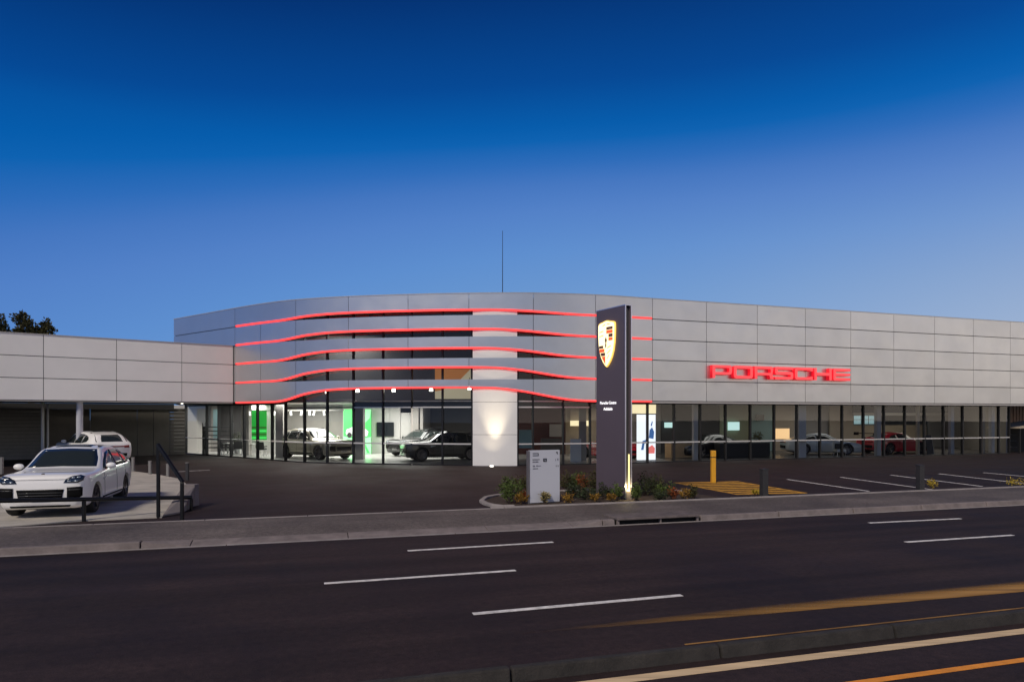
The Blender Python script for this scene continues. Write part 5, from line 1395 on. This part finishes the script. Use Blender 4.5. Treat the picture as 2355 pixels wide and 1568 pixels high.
make_car('suv', 'white SUV seen from behind under the carport roof', (ctr.x, ctr.y, .07), hd2, 'suv', CWHITE, 1.08, front=False)
make_car('suv', 'silver gold SUV on show behind the curved glass', (-12.0, 41.6, .10), (.80, -.60), 'suv', CSILV, 1.10)
make_car('suv', 'dark SUV nearest the white pillar inside the showroom', (-4.0, 40.0, .10), (-.93, -.36), 'suv', CDARK, 1.0)
make_car('suv', 'dark car standing behind the dark SUV inside the showroom', (-6.0, 45.4, .10), (-.6, -.8), 'suv', CBLK, 1.0)
def on_right(x, depth):
    p, _ = ray_line(x, Vector((9.25, 38.75)) + RN * depth, FD); return p
p = on_right(2054, 2.6)
make_car('race_car', 'deep red sports car with a tall rear wing behind the right glass', (p.x, p.y, .10), (.95, .30), 'sport', CRED, 1.12, wing_=True)
p = on_right(1886, 3.2)
make_car('sports_car', 'pale grey sports car behind the right glass beside the white column', (p.x, p.y, .10), (.92, -.10), 'sport', CGREY, 1.10)
p = on_right(1628, 3.4)
make_car('sports_car', 'black low sports car in the dim right showroom', (p.x, p.y, .10), (-.90, -.42), 'sport', CBLK, 1.1)
make_car('sports_car', 'red sports car half hidden by the pylon inside the showroom', (6.0, 42.0, .10), (-.55, .83), 'sport', CRED, 1.0)

# ------------------------------------------------------------------ fittings of the showroom
def board(name, lab, cat, x0, y0, x1, y1, Y, m, t=.05):
    """upright board facing the street in the nose room"""
    X0, X1 = (x0 - CX) / FPX * Y, (x1 - CX) / FPX * Y
    z1, z0 = zat(y0, Y), zat(y1, Y)
    e = thing(name, lab, cat, ((X0 + X1) / 2, Y, z0))
    obj('panel', MB().box(X0, X1, Y, Y + t, z0, z1), m, e)
    return e, X0, X1, z0, z1
g1, X0, X1, z0, z1 = board('green_display', 'deep green display board behind the chairs at the left', 'display board', 574.6, 942.7, 612.8, 1011, 46.5, M['green1'])
zc = z0 + (z1 - z0) * .5
for i in range(4):
    zz0 = z0 + (z1 - z0) * (.04 + .115 * i)
    obj('printed_band', MB().box(X0 + .01, X1 - .01, 46.488, 46.497, zz0, zz0 + (z1 - z0) * .06), M['hedgep'] if i % 2 else M['green2'], g1)
g2, X0, X1, z0, z1 = board('green_display', 'bright green backlit poster of a white car beside the silver SUV', 'poster', 789.5, 941, 853, 1043, 46.2, M['green2'])
w = X1 - X0; h = z1 - z0
def pr(name, pts, m, Y, par):
    me = outline_mesh(name, [[(X0 + a * w, z0 + b * h) for a, b in pts]], .006)
    me.transform(Matrix.Translation((0, Y, 0)) @ Matrix(((1, 0, 0, 0), (0, 0, -1, 0), (0, 1, 0, 0), (0, 0, 0, 1)))); return link(name, me, m, par)
pr('printed_ground', [(0, 0), (1, 0), (1, .38), (.5, .33), (0, .40)], M['green3'], 46.194, g2)
pr('printed_glow', [(.62, .7), (.72, .66), (.95, .8), (1, 1), (.75, 1)], M['green3'], 46.194, g2)
pr('printed_car', [(.14, .40), (.86, .40), (.90, .50), (.80, .56), (.68, .58), (.60, .66), (.38, .66), (.28, .58), (.12, .55), (.09, .47)], M['printw'], 46.184, g2)
for a in (.22, .70): pr('printed_wheel', [(a + .09 * math.cos(i * PI / 5), .42 + .065 * math.sin(i * PI / 5)) for i in range(10)], M['printk'], 46.176, g2)
pr('printed_road', [(.68, .30), (.74, .28), (.95, .02), (.86, .02)], M['green2'], 46.186, g2)
board('wall_screen', 'dark switched-off screen on the pale wall right of the green poster', 'screen', 866, 970.5, 905.5, 1003, 46.9, M['screenoff'])
board('blue_banner', 'pale blue banner at the far left of the showroom', 'banner', 490, 941, 501, 1012, 47.5, M['wallteal'])
board('white_banner', 'tall white banner stand inside the glass left of the pylon', 'banner', 1311, 1009, 1336, 1064, 38.6, M['white'])
board('light_panel', 'cream illuminated panel above the white banner', 'light panel', 1311, 967, 1356, 979, 45.8, M['cream'])
board('notice_board', 'cream display wall behind the pylon with a dark slot', 'display board', 1311, 944, 1380, 966, 46.2, M['wallbeige'])
board('grey_poster', 'blue grey poster hung just right of the white pillar', 'poster', 1193, 988, 1222, 1030, 41, M['wallteal'])
board('pale_cabinet', 'pale boxed cabinet in the dark part of the showroom', 'cabinet', 1264, 975, 1296, 1004, 45, M['wallmid'], .4)
board('dark_cabinet', 'tall dark cabinet in the maroon part of the showroom', 'cabinet', 1244, 1008, 1290, 1042, 44, M['walldark'], .4)
e, X0, X1, z0, z1 = board('wall_art', 'orange and cream artwork on the upper wall of the nose', 'artwork', 1000, 848, 1082, 917, 40.7, M['artpale'])
w = X1 - X0; h = z1 - z0
pr('colour_field', [(0, 1), (1, 1), (.55, .45), (.15, .28), (0, .25)], M['orange'], 40.69, e)
# left: black shelving and door frame
shf = thing('shelf_rack', 'black open shelf rack at the left of the showroom', 'shelf', (-19.9, 46.3, .1))
for i in range(6):
    obj('shelf', MB().box(-20.9, -19.0, 46.1, 46.5, .5 + .28 * i, .56 + .28 * i), M['chair'], shf)
for X in (-20.9, -19.0): obj('upright', MB().box(X - .03, X + .03, 46.1, 46.5, .1, 2.2), M['chair'], shf)
# chairs and tables
def chair(x, Y, rz, lab):
    X = (x - CX) / FPX * Y
    e = thing('chair', lab, 'chair', (X, Y, .10), rz, 'visitor chairs at the left of the showroom')
    obj('seat', MB().box(-.26, .26, -.26, .26, .42, .52), M['chair'], e, world=False, bevel=.03)
    obj('backrest', MB().hexa([(-.27, .20, .5), (.27, .20, .5), (.27, .28, .5), (-.27, .28, .5), (-.25, .26, .92), (.25, .26, .92), (.25, .33, .92), (-.25, .33, .92)]), M['chair'], e, world=False, bevel=.02)
    for s in (-1, 1):
        obj('arm', MB().box(s * .27 - .03, s * .27 + .03, -.2, .24, .60, .66), M['chair'], e, world=False)
        for q in (-1, 1): obj('leg', MB().tube((s * .2, q * .2, .42), (s * .25, q * .25, 0), .018, k=6), M['steel'], e, world=False)
for x, Y, rz, lab in ((548, 44.6, PI + .3, 'dark visitor chair behind the second glass bay from the door'), (560, 45.2, PI - .4, 'dark visitor chair half behind the grey column'), (601, 43.5, PI, 'dark visitor chair in front of the deep green board'), (516, 45.8, 2.2, 'dark visitor chair by the black shelf rack')):
    chair(x, Y, rz, lab)
def table(x, Y, lab):
    X = (x - CX) / FPX * Y
    e = thing('table', lab, 'table', (X, Y, .10))
    obj('top', MB().box(-.6, .6, -.4, .4, .71, .75), M['white'], e, world=False, bevel=.01)
    for sx in (-1, 1):
        for sy in (-1, 1): obj('leg', MB().box(sx * .52 - .025, sx * .52 + .025, sy * .32 - .025, sy * .32 + .025, 0, .71), M['white'], e, world=False)
table(580, 45.2, 'white meeting table in front of the deep green board'); table(537, 46.2, 'white meeting table beside the black shelf rack')
X = (548 - CX) / FPX * 46.6
f, s = shrub_mesh(1.9, .8, 420, False, .14, 77)
e = thing('potted_plant', 'leafy indoor plant beside the meeting table', 'potted plant', (X, 46.6, .1))
link('foliage', f, LM['dark'], e, world=False); link('stems', s, M['twig'], e, world=False)
obj('pot', MB().lathe([(0, 0), (.2, 0), (.26, .4), (.22, .4), (0, .36)], 14), M['white'], e, world=False)

# right: light-box poster, screens, counter
def rboard(name, lab, cat, x0, y0, x1, y1, off, m, t=.05):
    P = RP + RN * off
    a, _ = ray_line(x0, P, FD); b, _ = ray_line(x1, P, FD)
    z1, z0 = zat(y0, (a.y + b.y) / 2), zat(y1, (a.y + b.y) / 2)
    e = thing(name, lab, cat, ((a.x + b.x) / 2, (a.y + b.y) / 2, z0))
    obj('panel', MB().wall(a, b, t, z0, z1), m, e)
    return e, a, b, z0, z1
lbx, a, b, z0, z1 = rboard('lightbox_poster', 'brilliant white lightbox poster with a blue figure right of the pylon', 'poster', 1466, 953, 1507, 1057, -7.4, M['lightbox'], .12)
obj('frame', MB().wall(a - FD * .03, b + FD * .03, .1, z0 - .10, z0 - .005), M['alu'], lbx)
def onb(name, pts, m, par, a, b, z0, z1, d):
    wv = (b - a).length; dv_ = (b - a).normalized(); nv = Vector((dv_.y, -dv_.x))
    me = outline_mesh(name, [[(u * wv, v * (z1 - z0)) for u, v in pts]], .006)
    me.transform(Matrix.Translation((a.x + nv.x * d, a.y + nv.y * d, z0)) @ Matrix(((dv_.x, 0, nv.x, 0), (dv_.y, 0, nv.y, 0), (0, 1, 0, 0), (0, 0, 0, 1)))); return link(name, me, m, par)
fig = [((.18, .22), (.32, .22), (.38, .36), (.55, .38), (.62, .50), (.55, .52), (.42, .44), (.26, .42), (.24, .34)), ((.62, .48), (.88, .46), (.92, .62), (.80, .72), (.66, .66)), ((.72, .76), (.80, .86), (.84, .84), (.78, .74))]
for i, pts_ in enumerate(fig): onb('printed_figure', list(pts_), M['printblue'], lbx, a, b, z0, z1, .005)
onb('printed_figure', [(.62, .14), (.94, .14), (.96, .26), (.80, .33), (.62, .28)], M['printred'], lbx, a, b, z0, z1, .005)
rboard('light_panel', 'cream glowing panel above the white lightbox poster', 'light panel', 1455, 930, 1508, 950.5, -7.35, M['cream'], .1)
rboard('wall_screen', 'small lit screen on the dark wall right of the lightbox', 'screen', 1528, 971, 1547, 983, -.35, M['screen'])
rboard('wall_screen', 'pale glowing screen on the sage green wall', 'screen', 1674, 970, 1700, 989, -.3, M['screen'])
rboard('wall_screen', 'dark switched-off screen on the teal wall', 'screen', 1739, 953, 1757, 967, -.3, M['screenoff'])
rboard('wall_screen', 'warm glowing picture screen on the right beige wall', 'screen', 1781, 985, 1815, 1009, -2.2, M['screenwarm'])
ctr_ = thing('reception_counter', 'warm timber reception counter behind the glass right of the lightbox', 'counter', (0, 0, 0))
a = on_right(1543, 2.4); b = on_right(1594, 2.6); ctr_.location = (a.x, a.y, .1)
obj('front', MB().wall(a, b, .6, .12, 1.02), M['counter'], ctr_); obj('top', MB().wall(a - FD * .05 - RN * .05, b + FD * .05 - RN * .05, .7, 1.022, 1.06), M['white'], ctr_)
dsk = thing('display_counter', 'dark long counter low behind the middle of the right glass', 'counter', (0, 0, 0))
a = on_right(1655, 1.6); b = on_right(1770, 1.6); dsk.location = (a.x, a.y, .1)
obj('front', MB().wall(a, b, .6, .12, 1.0), M['chair'], dsk); obj('top', MB().wall(a, b, .65, 1.002, 1.03), M['wallmid'], dsk)
p = on_right(1742, 3.0)
f, s = shrub_mesh(.75, .7, 260, False, .12, 91)
e = thing('potted_plant', 'pale potted plant standing before the teal wall', 'potted plant', (p.x, p.y, 1.0))
link('foliage', f, LM['olive'], e, world=False); link('stems', s, M['twig'], e, world=False)
obj('pot', MB().lathe([(0, -.25), (.14, -.25), (.18, .05), (.15, .05), (0, .03)], 14), M['white'], e, world=False)
obj('stand', MB().box(-.2, .2, -.2, .2, -.9, -.26), M['walldark'], e, world=False)
ac = thing('armchair', 'small white lounge chair in front of the pale grey sports car', 'chair', (0, 0, 0)); p = on_right(1930, .9); ac.location = (p.x, p.y, .1)
obj('seat', MB().box(-.3, .3, -.3, .3, .28, .45), M['white'], ac, world=False, bevel=.04); obj('backrest', MB().box(-.3, .3, .2, .32, .45, .95), M['white'], ac, world=False, bevel=.04)
for sx in (-1, 1):
    for sy in (-1, 1): obj('leg', MB().tube((sx * .24, sy * .24, .28), (sx * .27, sy * .27, 0), .02, k=6), M['steel'], ac, world=False)
obj('cushion', MB().box(-.22, .22, .10, .2, .46, .8), M['chair'], ac, world=False, bevel=.03)
st = thing('info_stand', 'slim dark leaning info stand right of the red race car', 'stand', (0, 0, 0)); p = on_right(2141, 1.0); st.location = (p.x, p.y, .1); st.rotation_euler = (0, 0, .33)
obj('board', MB().hexa([(-.35, 0, 0), (.25, 0, 0), (.25, .05, 0), (-.35, .05, 0), (-.25, .3, 1.25), (.35, .3, 1.25), (.35, .35, 1.25), (-.25, .35, 1.25)]), M['walldark'], st, world=False); obj('edge', MB().hexa([(.255, 0, 0), (.28, 0, 0), (.28, .05, 0), (.255, .05, 0), (.355, .3, 1.25), (.38, .3, 1.25), (.38, .35, 1.25), (.355, .35, 1.25)]), M['alu'], st, world=False)

# ------------------------------------------------------------------ beyond the right end
nbp = thing('neighbour_building', 'pale neighbouring wall with brown slats beyond the right end of the glazing', 'building', (42, 57, 0))
a, b = Vector((36.9, 52.5)), Vector((60, 60.5))
obj('wall', MB().wall(a, b, .3, 0, 5.2), M['wallgrey'], nbp)
d = (b - a).normalized()
for i in range(14):
    q = a + d * (1.6 + .34 * i)
    obj('slat', MB().wall(q - Vector((-d.y, d.x)) * .08, q + d * .26 - Vector((-d.y, d.x)) * .08, .06, .3, 4.6), M['wood'], nbp)
p = Vector((36.4, 48.6))
hut = thing('tan_shelter', 'low tan shelter with a dark opening at the right edge of the photo', 'shelter', (p.x, p.y, .05), .33)
obj('roof', MB().hexa([(-1.1, -.5, 1.75), (2.6, -.5, 1.85), (2.6, 1.8, 1.85), (-1.1, 1.8, 1.75), (-1.1, -.5, 1.83), (2.6, -.5, 2.28), (2.6, 1.8, 2.28), (-1.1, 1.8, 1.83)]), M['tan'], hut, world=False)
obj('side_panel', MB().box(.75, 2.4, -.35, -.25, .55, 1.75), M['tan'], hut, world=False)
obj('rear_panel', MB().box(-.8, 2.4, 1.5, 1.6, 0, 1.75), M['joint'], hut, world=False)
for i in range(3): obj('shelf', MB().box(-.7, .7, .9, 1.4, .35 + .45 * i, .39 + .45 * i), M['walldark'], hut, world=False)
for X in (-.8, .75): obj('post', MB().box(X - .04, X + .04, -.35, -.27, 0, 1.75), M['frame'], hut, world=False)
